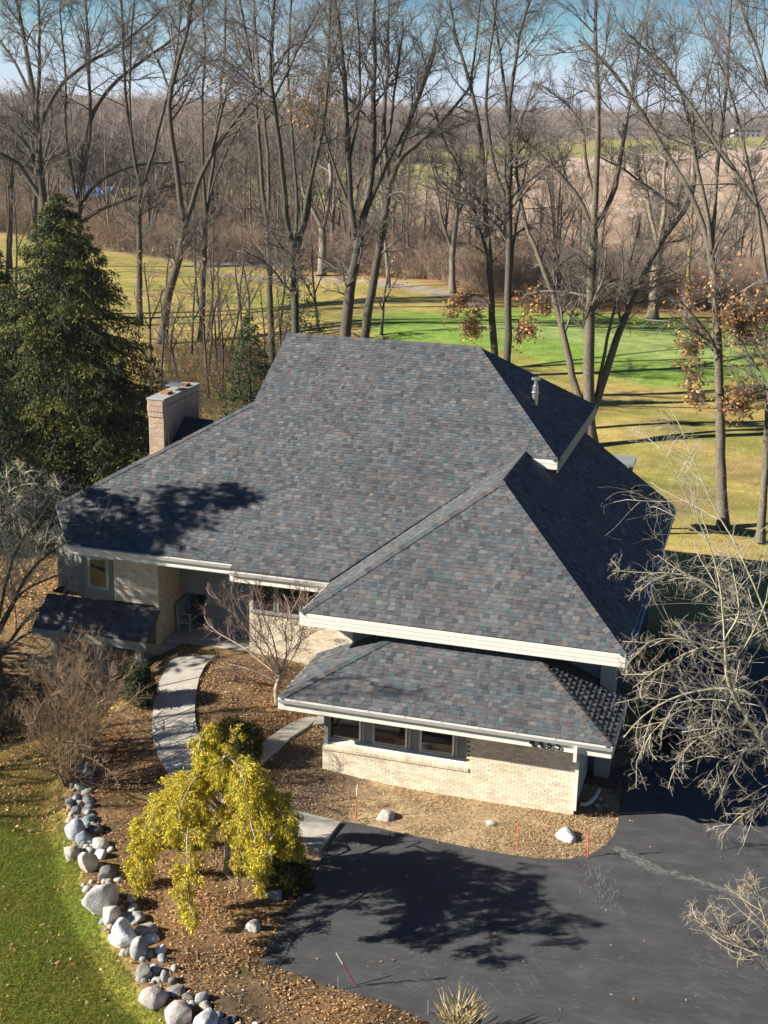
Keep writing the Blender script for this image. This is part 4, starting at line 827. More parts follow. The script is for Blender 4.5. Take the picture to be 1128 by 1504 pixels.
def ypts(seed, n, y0, y1, test=None):
    r = rs(seed); out = []
    # spread evenly in the angle below the horizon so that density in view stays even, with real ground positions
    while len(out) < n:
        u_ = r.rand(n); yy = 1/(1/y0+(1/y1-1/y0)*u_); xx = (r.rand(n)-.5)*1.0*yy-yy*.29
        P = np.stack([xx, yy], -1)
        if test is not None: P = P[test(P[:, 0], P[:, 1])]
        out += list(P)
    P = np.array(out[:n]); return np.concatenate([P, height(P[:, 0], P[:, 1])[:, None]], 1)
def notfield(X, Y):
    k = np.ones(len(X), bool)
    for pf, mg in ((F1, 2), (F2, 6), (F3, 5), (MARSH, -4)): k &= dist_poly(pf, X, Y) < -mg
    return k
PUR = [(.25, .215, .20), (.29, .235, .20), (.22, .19, .18), (.32, .26, .22)]
for i in range(4):
    t_ = tuft(200+i, h=(13, 15, 11, 16)[i]); cc = np.array(PUR[i])[None]*(.8+.4*rs(i).rand(len(t_[0]), 1)); pts = ypts(300+i, 1500, 230, 6000, notfield)
    scatter_self('far_woodland', (t_, cc), pts, .6+.0+rs(i).rand(len(pts))*.2+.3*rs(i+50).rand(len(pts))**2*1.3, MT['twig'], i)
def brushok(X, Y):
    e = np.interp(X, *zip(*sorted([tuple(at(a, b, z=.3)[:2]) for a, b in ((-300, 320), (0, 340), (60, 345), (150, 366), (300, 384), (420, 398), (520, 402), (640, 420), (700, 444), (900, 462), (1128, 474), (1500, 490))])))
    k = (Y > e+2) & (dist_poly(MARSH, X, Y) < 8*rs(3).rand(len(X))**2-3) & (dist_line(CREEK, X, Y) > 2.5)
    for pf in (F1, F2): k &= dist_poly(pf, X, Y) < -3
    return k
BR = [(.31, .20, .13), (.28, .22, .17), (.44, .33, .21), (.25, .20, .155)]
for i in range(4):
    t_ = tuft(220+i, h=3.0 if i != 2 else 1.6, k=(5, 5, 3), r0=.035, n0=7, spread=1.6); cc = np.array(BR[i])[None]*(.7+.6*rs(i).rand(len(t_[0]), 1)); pts = ypts(330+i, 1300, 85, 300, brushok)
    scatter_self('brush', (t_, cc), pts, .6+.8*rs(i).rand(len(pts)), MT['twig'], i+9)
und = px_poly([(215, 600), (235, 400), (520, 405), (545, 495), (400, 640), (260, 650)], .3)
for i in range(3):
    t_ = tuft(260+i, h=2.6, k=(5, 4, 3), r0=.03, n0=4, spread=1.4); cc = np.array([(.08, .065, .05), (.11, .09, .07), (.17, .09, .05)][i])[None]*(.7+.6*rs(i).rand(len(t_[0]), 1)); rr = rs(400+i); X = rr.uniform(und[:, 0].min(), und[:, 0].max(), 900); Y = rr.uniform(22, 60, 900); k = inside(und, X, Y) & (rr.rand(900) < .45); pts = np.stack([X[k], Y[k], height(X[k], Y[k])], -1)
    scatter_self('undergrowth', (t_, cc), pts, .35+.7*rr.rand(len(pts)), MT['twig'], i+50)
t_ = tuft(240, h=1.5, k=(5, 4, 2), r0=.03, n0=10, spread=2.2); cc = np.array((.46, .35, .25))[None]*(.7+.5*rs(1).rand(len(t_[0]), 1)); pts = ypts(341, 2500, 110, 420, lambda X, Y: dist_poly(MARSH, X, Y) > 0)
scatter_self('marsh_reeds', (t_, cc), pts, .5+.9*rs(5).rand(len(pts)), MT['twig'], 31)
# ------------------------------------------------------------------ evergreens and shrubs
def conifer(label, base, h, rad, seed, cols, nb=150, name='spruce', dens=1.0, size=.16, droop=.35, low=.03, cat='tree', loose=1.0, powr=.85, ragged=0):
    r = rs(seed); base = np.array(base, float); root = empty(name, tuple(base), label, cat)
    tr = np.array([base+(0, 0, z) for z in np.linspace(-.3, h, 8)]); v, f = tubes(tr[None], np.linspace(h*.018+.03, .015, 8)[None], 7); npmesh('trunk', v, f, MT['bark'], root, vcol=np.full((len(v), 3), .12))
    t = low+(1-low)*(np.arange(nb)+r.rand(nb))/nb; t = t**1.05; az = r.rand(nb)*6.283
    ln = rad*(1-t)**powr*((.7+.5*r.rand(nb)) if not ragged else (.35+.95*r.rand(nb)))+.12; m = 7; s = np.linspace(0, 1, m)[None]
    bx = base[0]+np.cos(az)[:, None]*ln[:, None]*s; by = base[1]+np.sin(az)[:, None]*ln[:, None]*s
    bz = base[2]+h*t[:, None]-ln[:, None]*(droop*s-.22*s**3)+.0*s
    P = np.stack([bx, by, bz], -1); v, f = tubes(P, np.linspace(1, .25, m)[None]*(.012+ln*.006)[:, None], 3); npmesh('branches', v, f, MT['bark'], root, vcol=np.full((len(v), 3), .07))
    # branchlets with hanging sprays
    k = np.maximum((ln*9*dens/(size*5)).astype(int), 5); bi = np.repeat(np.arange(nb), k); n = len(bi); u = r.rand(n)**.6; q = u*(m-1); i0 = np.minimum(q.astype(int), m-2); fr = (q-i0)[:, None]
    pos = P[bi, i0]*(1-fr)+P[bi, i0+1]*fr; out = unit(P[bi, m-1]-P[bi, 0]); side = np.stack([-out[:, 1], out[:, 0], out[:, 2]*0], -1)*(r.choice((-1, 1), n)[:, None]); sl = (ln[bi]*.34*(1.15-u)+.12)[:, None]
    bend = unit(side+out*.6+np.array((0, 0, -.25))); kk = 4
    pts = np.concatenate([pos+bend*sl*j/kk+np.array((0, 0, -.05*j))*sl for j in range(kk+1)]); dirs = np.tile(bend, (kk+1, 1)); tb = np.tile(t[bi], kk+1); ub = np.tile(u, kk+1)
    pts = pts+r.randn(len(pts), 3)*size*.35; a = unit(dirs+r.randn(len(pts), 3)*.45+np.array((0, 0, -.35))); nr_ = unit(np.cross(a, r.randn(len(pts), 3))+np.array((0, 0, .5))); b = unit(np.cross(nr_, a))
    s_ = (size*(.6+.8*r.rand(len(pts), 1))); V = np.stack([pts, pts+a*s_*.5-b*s_*.17, pts+a*s_, pts+a*s_*.5+b*s_*.17], 1).reshape(-1, 3)
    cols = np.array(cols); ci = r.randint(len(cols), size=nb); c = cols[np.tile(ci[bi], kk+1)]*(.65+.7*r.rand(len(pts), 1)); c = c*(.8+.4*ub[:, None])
    npmesh('foliage', V, np.arange(4*len(pts)).reshape(-1, 4), MT['needle'], root, fcol=c); return root
SPR = [(.030, .055, .016), (.045, .065, .018), (.024, .045, .016), (.06, .075, .018)]
def hpx(P, y0, y1): return (y0-y1)*depth_of(P)/F/.955
def con_px(label, b, top, radpx, seed, cols=SPR, **k):
    P = at(*b); return conifer(label, P, hpx(P, b[1], top), radpx*depth_of(P)/F, seed, cols, **k)
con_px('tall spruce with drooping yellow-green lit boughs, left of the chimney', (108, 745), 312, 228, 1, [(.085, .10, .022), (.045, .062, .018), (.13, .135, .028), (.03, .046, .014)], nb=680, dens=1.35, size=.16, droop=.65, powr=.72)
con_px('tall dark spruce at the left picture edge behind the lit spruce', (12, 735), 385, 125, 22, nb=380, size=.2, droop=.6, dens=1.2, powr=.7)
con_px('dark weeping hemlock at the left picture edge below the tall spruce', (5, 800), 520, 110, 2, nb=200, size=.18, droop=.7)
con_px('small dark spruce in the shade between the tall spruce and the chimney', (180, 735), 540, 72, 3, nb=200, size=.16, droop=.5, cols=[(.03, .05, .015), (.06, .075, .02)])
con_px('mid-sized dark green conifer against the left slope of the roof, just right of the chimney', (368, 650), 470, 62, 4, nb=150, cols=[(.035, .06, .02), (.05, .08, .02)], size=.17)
con_px('small loose evergreen beside the left end of the roof ridge', (437, 505), 392, 58, 5, nb=70, dens=.55, cols=[(.035, .055, .018), (.05, .07, .02)], size=.22, droop=.2)
conifer('big dark conifer in the front yard beyond the left picture edge, shading the left roof', (-26.3, .9, height(-26.3, .9)), 15.9, 5.8, 6, SPR, nb=190, dens=1.7, size=.34, droop=.3, ragged=1)
con_px('small dark cone-shaped evergreen between the twiggy shrub and the front walk', (205, 1033), 975, 17, 7, nb=240, dens=1.6, size=.07, droop=-.5, cols=[(.02, .04, .012), (.03, .055, .015)], name='conical_shrub', cat='shrub', powr=.45)
def bush(label, base, rx, rz, seed, cols, n=5000, size=.06, name='shrub', cat='shrub'):
    r = rs(seed); base = np.array(base, float); root = empty(name, tuple(base), label, cat)
    d = unit(r.randn(n, 3)); d[:, 2] = np.abs(d[:, 2]); lump = 1+.16*np.sin(d[:, 0]*5+seed)*np.cos(d[:, 1]*6)+.1*np.sin(9*d[:, 2]+3*d[:, 0]); rr_ = (.45+.55*r.rand(n)**.4)*lump
    pos = base+d*rr_[:, None]*np.array((rx, rx, rz)); a = unit(d+r.randn(n, 3)*.5); nr_ = unit(np.cross(a, r.randn(n, 3))); b = np.cross(nr_, a); s = size*(.6+.8*r.rand(n, 1))
    V = np.stack([pos, pos+a*s*.5-b*s*.3, pos+a*s, pos+a*s*.5+b*s*.3], 1).reshape(-1, 3); cols = np.array(cols); c = cols[r.randint(len(cols), size=n)]*(.6+.8*r.rand(n, 1))
    npmesh('foliage', V, np.arange(4*n).reshape(-1, 4), MT['needle'], root, fcol=c)
    nb = 26; dd = unit(r.randn(nb, 3)*np.array((1, 1, .4))+np.array((0, 0, .8))); P = base+dd[:, None]*np.linspace(0, 1, 5)[None, :, None]*np.array((rx, rx, rz))*.85; v, f = tubes(P, np.linspace(.014, .004, 5)[None]*np.ones((nb, 1)), 4); npmesh('stems', v, f, MT['bark'], root, vcol=np.full((len(v), 3), .14)); return root
bush('rounded olive-green shrub between the front walk and the stepping pavers', at(343, 1108), .82, .95, 8, [(.10, .085, .018), (.15, .12, .02), (.06, .06, .015)], 7000, .075)
bush('low yellow-green juniper at the edge of the driveway near the yellow tree', at(420, 1296), .62, .6, 9, [(.10, .10, .018), (.05, .055, .015), (.20, .18, .03)], 4200, .08)
bush('small dark shrub in the shade of the porch beside the lower porch roof', at(150, 968), .9, .9, 10, [(.05, .04, .03), (.06, .05, .03)], 1500, .06)
# yellow weeping tree: trunk, weeping limbs, fine golden sprays
def golden():
    r = rs(50); base = at(333, 1284); d0 = depth_of(base); root = empty('weeping_conifer', tuple(base), 'bright yellow weeping conifer with a pale trunk in the bed beside the driveway', 'tree')
    LP = [(10, 6, [(333, 1284), (335, 1240), (334, 1205), (326, 1160)], 0), (6, 2, [(326, 1160), (322, 1125), (314, 1090), (304, 1070), (294, 1080), (291, 1105)], -3.2),
          (5, 1, [(334, 1205), (312, 1165), (270, 1165), (232, 1200), (205, 1255), (190, 1325)], -.8), (5, 1, [(334, 1200), (360, 1160), (400, 1165), (428, 1195), (438, 1250)], -.8), (4, 1, [(334, 1215), (318, 1180), (290, 1175), (272, 1220), (280, 1300), (284, 1345)], -3.6),
          (4, 1, [(334, 1200), (310, 1150), (270, 1145), (235, 1165), (200, 1220)], .8), (4, 1, [(334, 1210), (350, 1170), (375, 1185), (388, 1240), (375, 1300)], -3.2), (4, 1, [(328, 1165), (350, 1140), (385, 1145), (412, 1180)], 1.2), (4, 1, [(334, 1215), (310, 1170), (255, 1180), (218, 1230), (205, 1290)], -2.8),
          (4, 1, [(330, 1180), (345, 1145), (380, 1150), (410, 1195), (418, 1240)], -2.2), (3, 1, [(326, 1165), (300, 1135), (275, 1145), (255, 1190)], -1.8), (4, 1, [(334, 1220), (340, 1180), (352, 1200), (358, 1262)], -3.8), (3, 1, [(320, 1120), (335, 1105), (348, 1130)], .5),
          (4, 1, [(332, 1190), (300, 1155), (250, 1165), (215, 1205), (198, 1262)], -2.0), (4, 1, [(330, 1175), (360, 1150), (400, 1175), (425, 1220)], -3.4), (4, 1, [(330, 1175), (335, 1140), (350, 1150), (370, 1210), (380, 1270)], -4.6), (3, 1, [(318, 1110), (305, 1100), (290, 1125), (280, 1160)], -2.4)]
    LP += [(4, 1, [(328, 1165), (322, 1135), (345, 1120), (372, 1150), (384, 1200)], -3.6), (4, 1, [(328, 1165), (318, 1130), (290, 1135), (268, 1170), (262, 1225)], -3.8), (4, 1, [(326, 1160), (325, 1125), (330, 1110), (352, 1130), (362, 1165)], -4.4), (4, 1, [(334, 1210), (360, 1180), (405, 1200), (424, 1250)], -2.4)]
    P = []; R_ = []
    for w0, w1, pts, off in LP:
        n = len(pts); q = [base if i == 0 and off == 0 else atdepth(x, y, d0+off*i/(n-1)) for i, (x, y) in enumerate(pts)]; P.append(resample(q, 14, .1, r)); R_.append(np.linspace(w0, w1, 14)*d0/F/2)
    P = np.array(P); R_ = np.array(R_); v, f = tubes(P, R_, 7); npmesh('trunk', v, f, MT['bark'], root, smoothf=True, vcol=np.array((.30, .25, .19))[None]*(.8+.4*r.rand(len(v), 1)))
    big = [i for i in range(1, len(P)) if i not in (1, 12, 16)]; L1, R1 = grow(P[big], R_[big], r, 27, .22, 1, (30, 80), .15, 7, .10, -.2, .5, rmin=.006); La, Ra = grow(P[[1, 16]], R_[[1, 16]], r, 22, .1, 1, (30, 80), .05, 7, .1, -.2, .5, rmin=.005, lmin=.2); L1 = np.concatenate([L1, La]); R1 = np.concatenate([R1, Ra]); L2, R2 = grow(L1, R1, r, 7, .1, 1, (25, 60), .5, 5, .10, -.16, .6, rmin=.004)
    v, f = join([tubes(L1, R1, 4), tubes(L2, R2, 3)]); npmesh('branches', v, f, MT['twig'], root, vcol=np.full((len(v), 3), .24)*np.array((1, .85, .6)))
    pts = np.concatenate([L1[:, 2:].reshape(-1, 3), L2[:, 1:].reshape(-1, 3)]); dr = np.concatenate([np.gradient(L1, axis=1)[:, 2:].reshape(-1, 3), np.gradient(L2, axis=1)[:, 1:].reshape(-1, 3)])
    pts = np.repeat(pts, 8, 0); dr = unit(np.repeat(dr, 8, 0)); n = len(pts); pts = pts+r.randn(n, 3)*.035; a = unit(dr+r.randn(n, 3)*.55+np.array((0, 0, -.25))); nr_ = unit(np.cross(a, r.randn(n, 3))); b = np.cross(nr_, a); s = .075*(.6+.8*r.rand(n, 1))
    V = np.stack([pts, pts+a*s*.5-b*s*.13, pts+a*s, pts+a*s*.5+b*s*.13], 1).reshape(-1, 3); cols = np.array([(.70, .55, .05), (.78, .66, .09), (.46, .42, .05), (.22, .23, .035), (.58, .42, .03)]); c = cols[r.randint(5, size=n)]*(.7+.5*r.rand(n, 1))
    npmesh('foliage', V, np.arange(4*n).reshape(-1, 4), MT['leaf'], root, fcol=c)
golden()
# bare ornamental trees and shrubs near the house
T('pale-twigged ornamental cherry at the left picture edge, arching in front of the bay window', (3, 1042), [
    (12, 9, [(3, 1042), (0, 980), (-6, 920)]), (6, 2, [(0, 965), (40, 905), (95, 872), (150, 855), (185, 825)]), (6, 2, [(-5, 930), (35, 850), (85, 800), (135, 785), (178, 800)]), (6, 2, [(-6, 925), (15, 820), (55, 750), (90, 715)]), (6, 2, [(-6, 920), (-5, 800), (12, 730), (35, 690)]), (5, 2, [(0, 955), (50, 925), (100, 920), (135, 895)]), (5, 2, [(-4, 935), (30, 870), (80, 845), (130, 835)]), (5, 2, [(0, 960), (40, 960), (80, 980), (110, 985)])],
  70, dens=(16, 9, 7), twig=(.62, .55, .42), bark=(.13, .11, .09), name='cherry_tree', spread=.5, lv=(.36, .65, .5), rmin=.003, curl=3, upb=.0)
T('bare tree with pale curling twigs arching over the shaded driveway from the right picture edge', (1185, 1240), [
    (13, 8, [(1185, 1240), (1165, 1150), (1110, 1072)]), (7, 5, [(1110, 1072), (1085, 1035), (1068, 1000), (1064, 940)]), (3, 1, [(1064, 940), (1063, 870), (1035, 785), (990, 695), (965, 650)]), (6, 2, [(1150, 1130), (1115, 1015), (1060, 1008), (1000, 1018), (945, 1045), (915, 1085)]), (3.5, 1.2, [(1066, 965), (1010, 938), (955, 940), (915, 985)]), (3.5, 1.2, [(1064, 950), (1015, 955), (960, 985), (930, 1010)]),
    (4, 1.5, [(1150, 1125), (1140, 960), (1090, 815), (1045, 745), (1005, 660), (985, 600)]), (3.5, 1.2, [(1064, 880), (1030, 850), (985, 842), (945, 842), (900, 838)]), (3.5, 1.2, [(1110, 1072), (1060, 1040), (1005, 1040), (960, 1075), (935, 1120)]), (3.5, 1.2, [(1112, 1075), (1060, 1065), (1010, 1090), (985, 1130)]), (3.5, 1.2, [(1135, 1100), (1090, 1100), (1050, 1120), (1060, 1160)]), (3.5, 1.2, [(1140, 960), (1110, 900), (1060, 860), (1020, 860)]), (3.5, 1.2, [(1066, 985), (1100, 940), (1128, 880), (1135, 820)]), (3.5, 1.2, [(1064, 940), (1090, 900), (1080, 840), (1070, 800)]), (3.5, 1.2, [(1150, 1120), (1128, 1180), (1090, 1200), (1060, 1230)])],
  71, dpt=33.5, dens=(11, 7, 3), twig=(.36, .32, .25), bark=(.30, .28, .18), name='driveway_tree', spread=.35, lv=(.34, .75, .6), rmin=.003, upb=-.06, curl=4)
T('pale bare branches of a tree reaching over the driveway from the lower right corner', (1260, 1560), [
    (14, 10, [(1260, 1560), (1200, 1470), (1150, 1420)]), (3.5, 1.2, [(1150, 1420), (1090, 1385), (1050, 1365), (1012, 1345)]), (3.5, 1.2, [(1150, 1420), (1110, 1450), (1060, 1475), (1005, 1490)]), (4, 2, [(1150, 1420), (1128, 1360), (1110, 1310), (1095, 1290)]), (3.5, 1.2, [(1160, 1430), (1120, 1480), (1080, 1500), (1040, 1520)]), (4, 2, [(1150, 1420), (1110, 1400), (1070, 1420), (1040, 1440)])],
  72, dpt=30, dens=(9, 6, 4), twig=(.46, .38, .27), bark=(.38, .32, .2), name='driveway_tree', spread=.3, lv=(.36, .7, .5), rmin=.003, curl=4)
mp = T("small Japanese maple with pale twisted trunk and reddish twigs in front of the porch", (407, 1036), [
    (9, 7, [(407, 1036), (405, 1012), (411, 992)]), (3, 1, [(411, 992), (422, 960), (416, 920), (442, 868)]), (3, 1, [(410, 996), (388, 962), (362, 922), (332, 885), (310, 868)]), (3, 1, [(411, 988), (402, 940), (386, 900), (372, 858)]), (3, 1, [(413, 988), (440, 952), (450, 905), (456, 862)]), (2.6, 1, [(407, 1002), (372, 985), (335, 974), (316, 982)]), (2.6, 1, [(410, 994), (360, 950), (318, 925), (300, 905)]), (2.6, 1, [(411, 990), (395, 950), (350, 890), (340, 860)]), (2.6, 1, [(412, 990), (430, 940), (425, 890), (410, 860)])],
  73, dens=(9, 7, 5), twig=(.20, .135, .115), bark=(.36, .29, .22), name='japanese_maple', spread=.5, lv=(.40, .42, .45), rmin=.0045)
def fan(label, b, tips, seed, tw, w=4, dens=(8, 6, 4), lv=(.42, .5, .5), name='twiggy_shrub'):
    r = rs(seed); L_ = [(w, w*.6, [b, (b[0]+r.uniform(-4, 4), b[1]-14)])]
    for tx, ty in tips: mx_, my_ = b[0]+(tx-b[0])*.45+r.uniform(-6, 6), b[1]+(ty-b[1])*.55; L_.append((w*.7, .8, [(b[0]+r.uniform(-5, 5), b[1]-2), (mx_, my_), (tx, ty)]))
    return T(label, b, L_, seed, dens=dens, twig=tw, bark=tw, name=name, cat='shrub', spread=.9, lv=lv, rmin=.003)
fan('large fan-shaped brown twiggy shrub on the leaf-strewn slope left of the front walk', (98, 1158), [(20, 1050), (45, 1010), (60, 980), (85, 955), (105, 940), (130, 945), (150, 955), (170, 970), (185, 990), (170, 1020), (190, 1030), (75, 1000), (120, 980), (150, 1000), (40, 1085), (95, 1000), (140, 1035)], 80, (.21, .145, .09), 3.5, (11, 8, 5))
fan('dark twiggy shrub in the shade below the porch corner', (178, 990), [(120, 925), (140, 905), (160, 890), (180, 885), (200, 895), (215, 915), (225, 940), (150, 930), (190, 920)], 81, (.10, .085, .07), 4, (8, 6, 4))
fan('low brown twiggy shrub at the left edge below the cherry tree', (10, 1090), [(-20, 1060), (5, 1035), (25, 1045), (45, 1065), (-10, 1040), (30, 1080)], 82, (.17, .12, .08), 3, (7, 5, 3))
def grassclump(label, b, n, h, sp, seed, cols):
    r = rs(seed); P0 = at(*b); root = empty('ornamental_grass', tuple(P0), label, 'ornamental grass'); th = r.rand(n)*6.28; lean = r.rand(n)**.7*sp
    d = np.stack([np.cos(th)*lean, np.sin(th)*lean, np.ones(n)], -1); hh = h*(.6+.5*r.rand(n)); s = np.linspace(0, 1, 6); P = P0+r.randn(n, 1, 3)*np.array((.1, .1, 0))+unit(d)[:, None]*s[None, :, None]*hh[:, None, None]+np.stack([np.cos(th), np.sin(th), -np.ones(n)*.6], -1)[:, None]*(s**2.5)[None, :, None]*.18*h
    v, f = tubes(P, np.array([.004, .004, .004, .008, .014, .003])[None]*np.ones((n, 1)), 3); cc = np.array(cols)[r.randint(len(cols), size=n)]; npmesh('blades', v, f, MT['grass'], root, vcol=np.repeat(cc, 18, 0)*(.8+.4*r.rand(len(v), 1)))
grassclump('tall tan ornamental grass with feathery plumes at the bottom edge of the picture', (672, 1530), 150, 1.05, .45, 5, [(.50, .40, .20), (.42, .33, .16), (.56, .46, .26)])

# ------------------------------------------------------------------ boulders
from mathutils import noise as mn
import bmesh
def boulder(label, px, py, w, h, col, seed, group=None, name='boulder', sharp=.0):
    g0 = sum(col)/3; col = tuple(.5*c+.5*g0 for c in col)
    r = random.Random(seed); P = at(px, py+h*.28); s = depth_of(P)/F; bm = bmesh.new(); bmesh.ops.create_icosphere(bm, subdivisions=3 if w > 20 else 2, radius=1.0)
    a, c_ = w*s/2, max(h*s/2*.95, w*s*.28); off = Vector((r.uniform(-50, 50),)*3); tilt = Matrix.Rotation(r.uniform(-.35, .35), 3, 'X')@Matrix.Rotation(r.uniform(0, 3.1), 3, 'Z')
    cuts_ = [Vector((r.uniform(-1, 1), r.uniform(-1, 1), r.uniform(-.2, 1))).normalized() for _ in range(9)]
    for v in bm.verts:
        p = v.co.copy(); n = mn.noise(p*.9+off)*.32+mn.noise(p*2.2+off)*.12+mn.noise(p*5+off)*.04; p = p*(1+n)
        for cd in cuts_:
            dd_ = p.dot(cd)-.66
            if dd_ > 0: p -= cd*dd_*.92
        v.co = tilt@Vector((p.x*a, p.y*a*.95, p.z*c_))
    me = bpy.data.meshes.new('boulder'); bm.to_mesh(me); bm.free(); me.polygons.foreach_set('use_smooth', np.ones(len(me.polygons), bool))
    at_ = me.attributes.new('col', 'FLOAT_COLOR', 'POINT'); f = np.array([(*[q*g_ for q in col], 1) for g_ in [.8+.35*r.random() for _ in me.vertices]], np.float32); at_.data.foreach_set('color', f.ravel())
    me.materials.append(MT['stone']); o = bpy.data.objects.new(name, me); COL.objects.link(o); o.location = (P[0], P[1], P[2]+c_*.33); return tag(o, label, 'rock', group)
WH, CR, GY_, TN, BL, DK, OL, PK = (.62, .58, .53), (.50, .45, .36), (.34, .33, .31), (.40, .33, .23), (.24, .28, .33), (.17, .15, .13), (.22, .21, .14), (.48, .36, .30)
RK = [(134.6, 1090, 9, 9, GY_, 'small round grey rock at the very top of the stone border'), (126, 1107, 11, 18, CR, 'upright pale rock just below the top of the stone border'), (116, 1127, 18, 28, OL, 'tilted mossy tan slab below the upright pale rock in the border'), (127, 1132, 17, 19, GY_, 'mossy grey stone tucked right of the tilted tan slab'),
 (108, 1149, 12, 20, OL, 'narrow dark olive stone under the tilted tan slab'), (118, 1153, 16, 14, TN, 'brown stone right of the narrow dark olive stone'), (133, 1147, 10, 8, BL, 'little bluish stone on the walk side of the brown stone'), (128, 1161, 14, 11, GY_, 'smooth grey cobble above the lilac-grey round stone'), (113, 1170, 16, 18, (.36, .34, .37), 'round lilac-grey stone with pale speckles in the upper border'),
 (101.5, 1176, 13, 17, BL, 'dark blue stone on the lawn side of the lilac-grey stone'), (126, 1172, 20, 12, TN, 'flat tan stone right of the lilac-grey stone'), (132, 1180, 16, 12, BL, 'slate blue stone under the flat tan stone'), (111, 1187, 16, 14, (.12, .17, .19), 'dark teal stone below the lilac-grey stone'), (130, 1190, 16, 10, (.28, .30, .36), 'small blue-grey oval stone above the teal-grey boulder'),
 (130, 1201, 20, 16, (.15, .24, .26), 'teal-grey rounded boulder above the big streaked one'), (112, 1215, 28, 36, (.34, .38, .42), 'big blue-grey boulder with a white streak in the upper border'), (140, 1215, 26, 18, DK, 'flat dark brown stone right of the streaked boulder'), (122, 1227, 26, 20, (.17, .21, .28), 'dark blue wedge below the streaked boulder'),
 (107, 1248, 27, 30, TN, 'round tan boulder standing out on the lawn side'), (123, 1238, 13, 12, (.2, .26, .28), 'small teal cobble between the tan boulder and the dark blue wedge'), (148, 1236, 29, 19, CR, 'flat cream stone with a dark end on the bed side'), (131, 1260, 29, 42, CR, 'tall pale boulder just above the largest white one'), (149, 1251, 18, 19, (.45, .48, .52), 'bluish white stone leaning on the tall pale boulder'),
 (158, 1278, 30, 30, DK, 'rough dark brown stone right of the tall pale boulder'), (162, 1246, 10, 9, WH, 'tiny white cobble at the tip of the flat cream stone'), (148, 1312, 50, 60, WH, 'largest white boulder in the middle of the stone border'), (175, 1290, 16, 9, CR, 'thin pale stone under the left skirts of the yellow tree'), (164, 1337, 28, 40, CR, 'creamy grey boulder leaning against the largest white one'),
 (182, 1367, 42, 46, (.72, .70, .68), 'bright white jagged boulder below the creamy grey one'), (194, 1318, 15, 13, WH, 'small white stone under the yellow foliage'), (194, 1333, 17, 15, (.5, .45, .42), 'small pinkish-white stone under the small white one'), (200, 1344, 28, 18, GY_, 'slanting grey slab on the bed side above the jagged white boulder'), (215, 1362, 30, 22, (.38, .33, .27), 'brown-grey stone between the slanting slab and the white-blue stone'),
 (221, 1376, 21, 14, (.58, .62, .68), 'blue-white stone pointing into the leaf litter'), (203, 1390, 29, 38, GY_, 'tall speckled grey boulder below the jagged white one'), (219, 1397, 16, 18, OL, 'dark olive block right of the speckled grey boulder'), (237, 1392, 17, 17, WH, 'round white cobble on the bed side'), (239, 1405, 14, 15, BL, 'blue-grey cobble touching the round white one'),
 (213, 1422, 22, 31, OL, 'olive-brown rounded boulder in the lower border'), (228, 1420, 16, 18, (.28, .32, .38), 'bluish oval stone right of the olive-brown boulder'), (242, 1431, 15, 27, GY_, 'upright grey stone beside the bluish oval'), (257, 1420, 12, 12, TN, 'small tan stone set apart on the bed side'), (228, 1437, 9, 9, WH, 'tiny white stone wedged above the cream-pink boulder'), (252, 1438, 14, 16, DK, 'dark pitted stone right of the upright grey one'),
 (228, 1458, 38, 34, PK, 'large angular cream-pink boulder in the lower border'), (259, 1453, 25, 15, (.27, .23, .18), 'oval brown stone right of the angular cream-pink boulder'), (277, 1462, 17, 14, DK, 'small dark grey stone between the oval brown and the pale grey cobble'), (296, 1462, 22, 19, GY_, 'smooth pale grey cobble casting a sharp shadow'), (262, 1481, 44, 40, PK, 'large pink-beige boulder near the bottom of the border'),
 (282, 1472, 12, 9, GY_, 'little grey pebble above the big pink-beige boulder'), (302, 1476, 19, 12, TN, 'flat tan stone behind the white boulder at the bottom edge'), (299, 1497, 38, 38, WH, 'white boulder cut by the bottom edge of the picture'), (320, 1488, 13, 11, BL, 'small blue-grey cobble right of the bottom white boulder'), (341, 1494, 18, 12, DK, 'dark stone with a pale face near the bottom edge'), (327, 1502, 20, 12, CR, 'creamy stone on the bottom edge'), (352, 1503, 14, 9, (.45, .25, .12), 'rust-coloured stone on the bottom edge'), (376, 1503, 12, 8, WH, 'last small white stone at the right end of the border')]
for i, (x, y, w, h, c, lb) in enumerate(RK): boulder(lb, x, y, w*1.2, h*1.2, c, 500+i, 'stones of the dry border between lawn and bed')
for i, (x, y, w, h, c, lb) in enumerate([(374, 1357, 25, 27, (.46, .42, .33), 'round tan boulder alone in the leaf litter left of the driveway'), (405, 1311, 25, 27, (.26, .27, .22), 'grey-green boulder under the juniper by the driveway'), (568, 1195, 33, 19, (.52, .40, .32), 'pinkish boulder in the dry bed under the windows'), (723, 1207, 19, 11, (.55, .45, .38), 'small broken pinkish rock in the middle of the dry bed'), (831, 1223, 37, 26, (.56, .55, .46), 'large smooth pale boulder in the bed near the driveway curve'),
   (882, 1172, 10, 8, PK, 'topmost of three small stones beside the white drain hose'), (877, 1182, 8, 10, PK, 'lowest upright pink stone beside the white drain hose'), (889, 1181, 8, 7, GY_, 'small grey stone nearest the asphalt beside the drain hose'), (163, 1015, 11, 10, CR, 'pale stone left of the cone-shaped evergreen'), (165, 1028, 12, 8, CR, 'flat pale stone below another left of the cone-shaped evergreen'), (398, 1250, 10, 8, CR, 'little pale stone at the end of the front walk'), (454, 1246, 10, 6, TN, 'little tan stone touching the front walk slab'), (691, 1499, 22, 16, (.5, .45, .37), 'boulder half hidden in the ornamental grass')]):
    boulder(lb, x, y, w, h, c, 700+i)

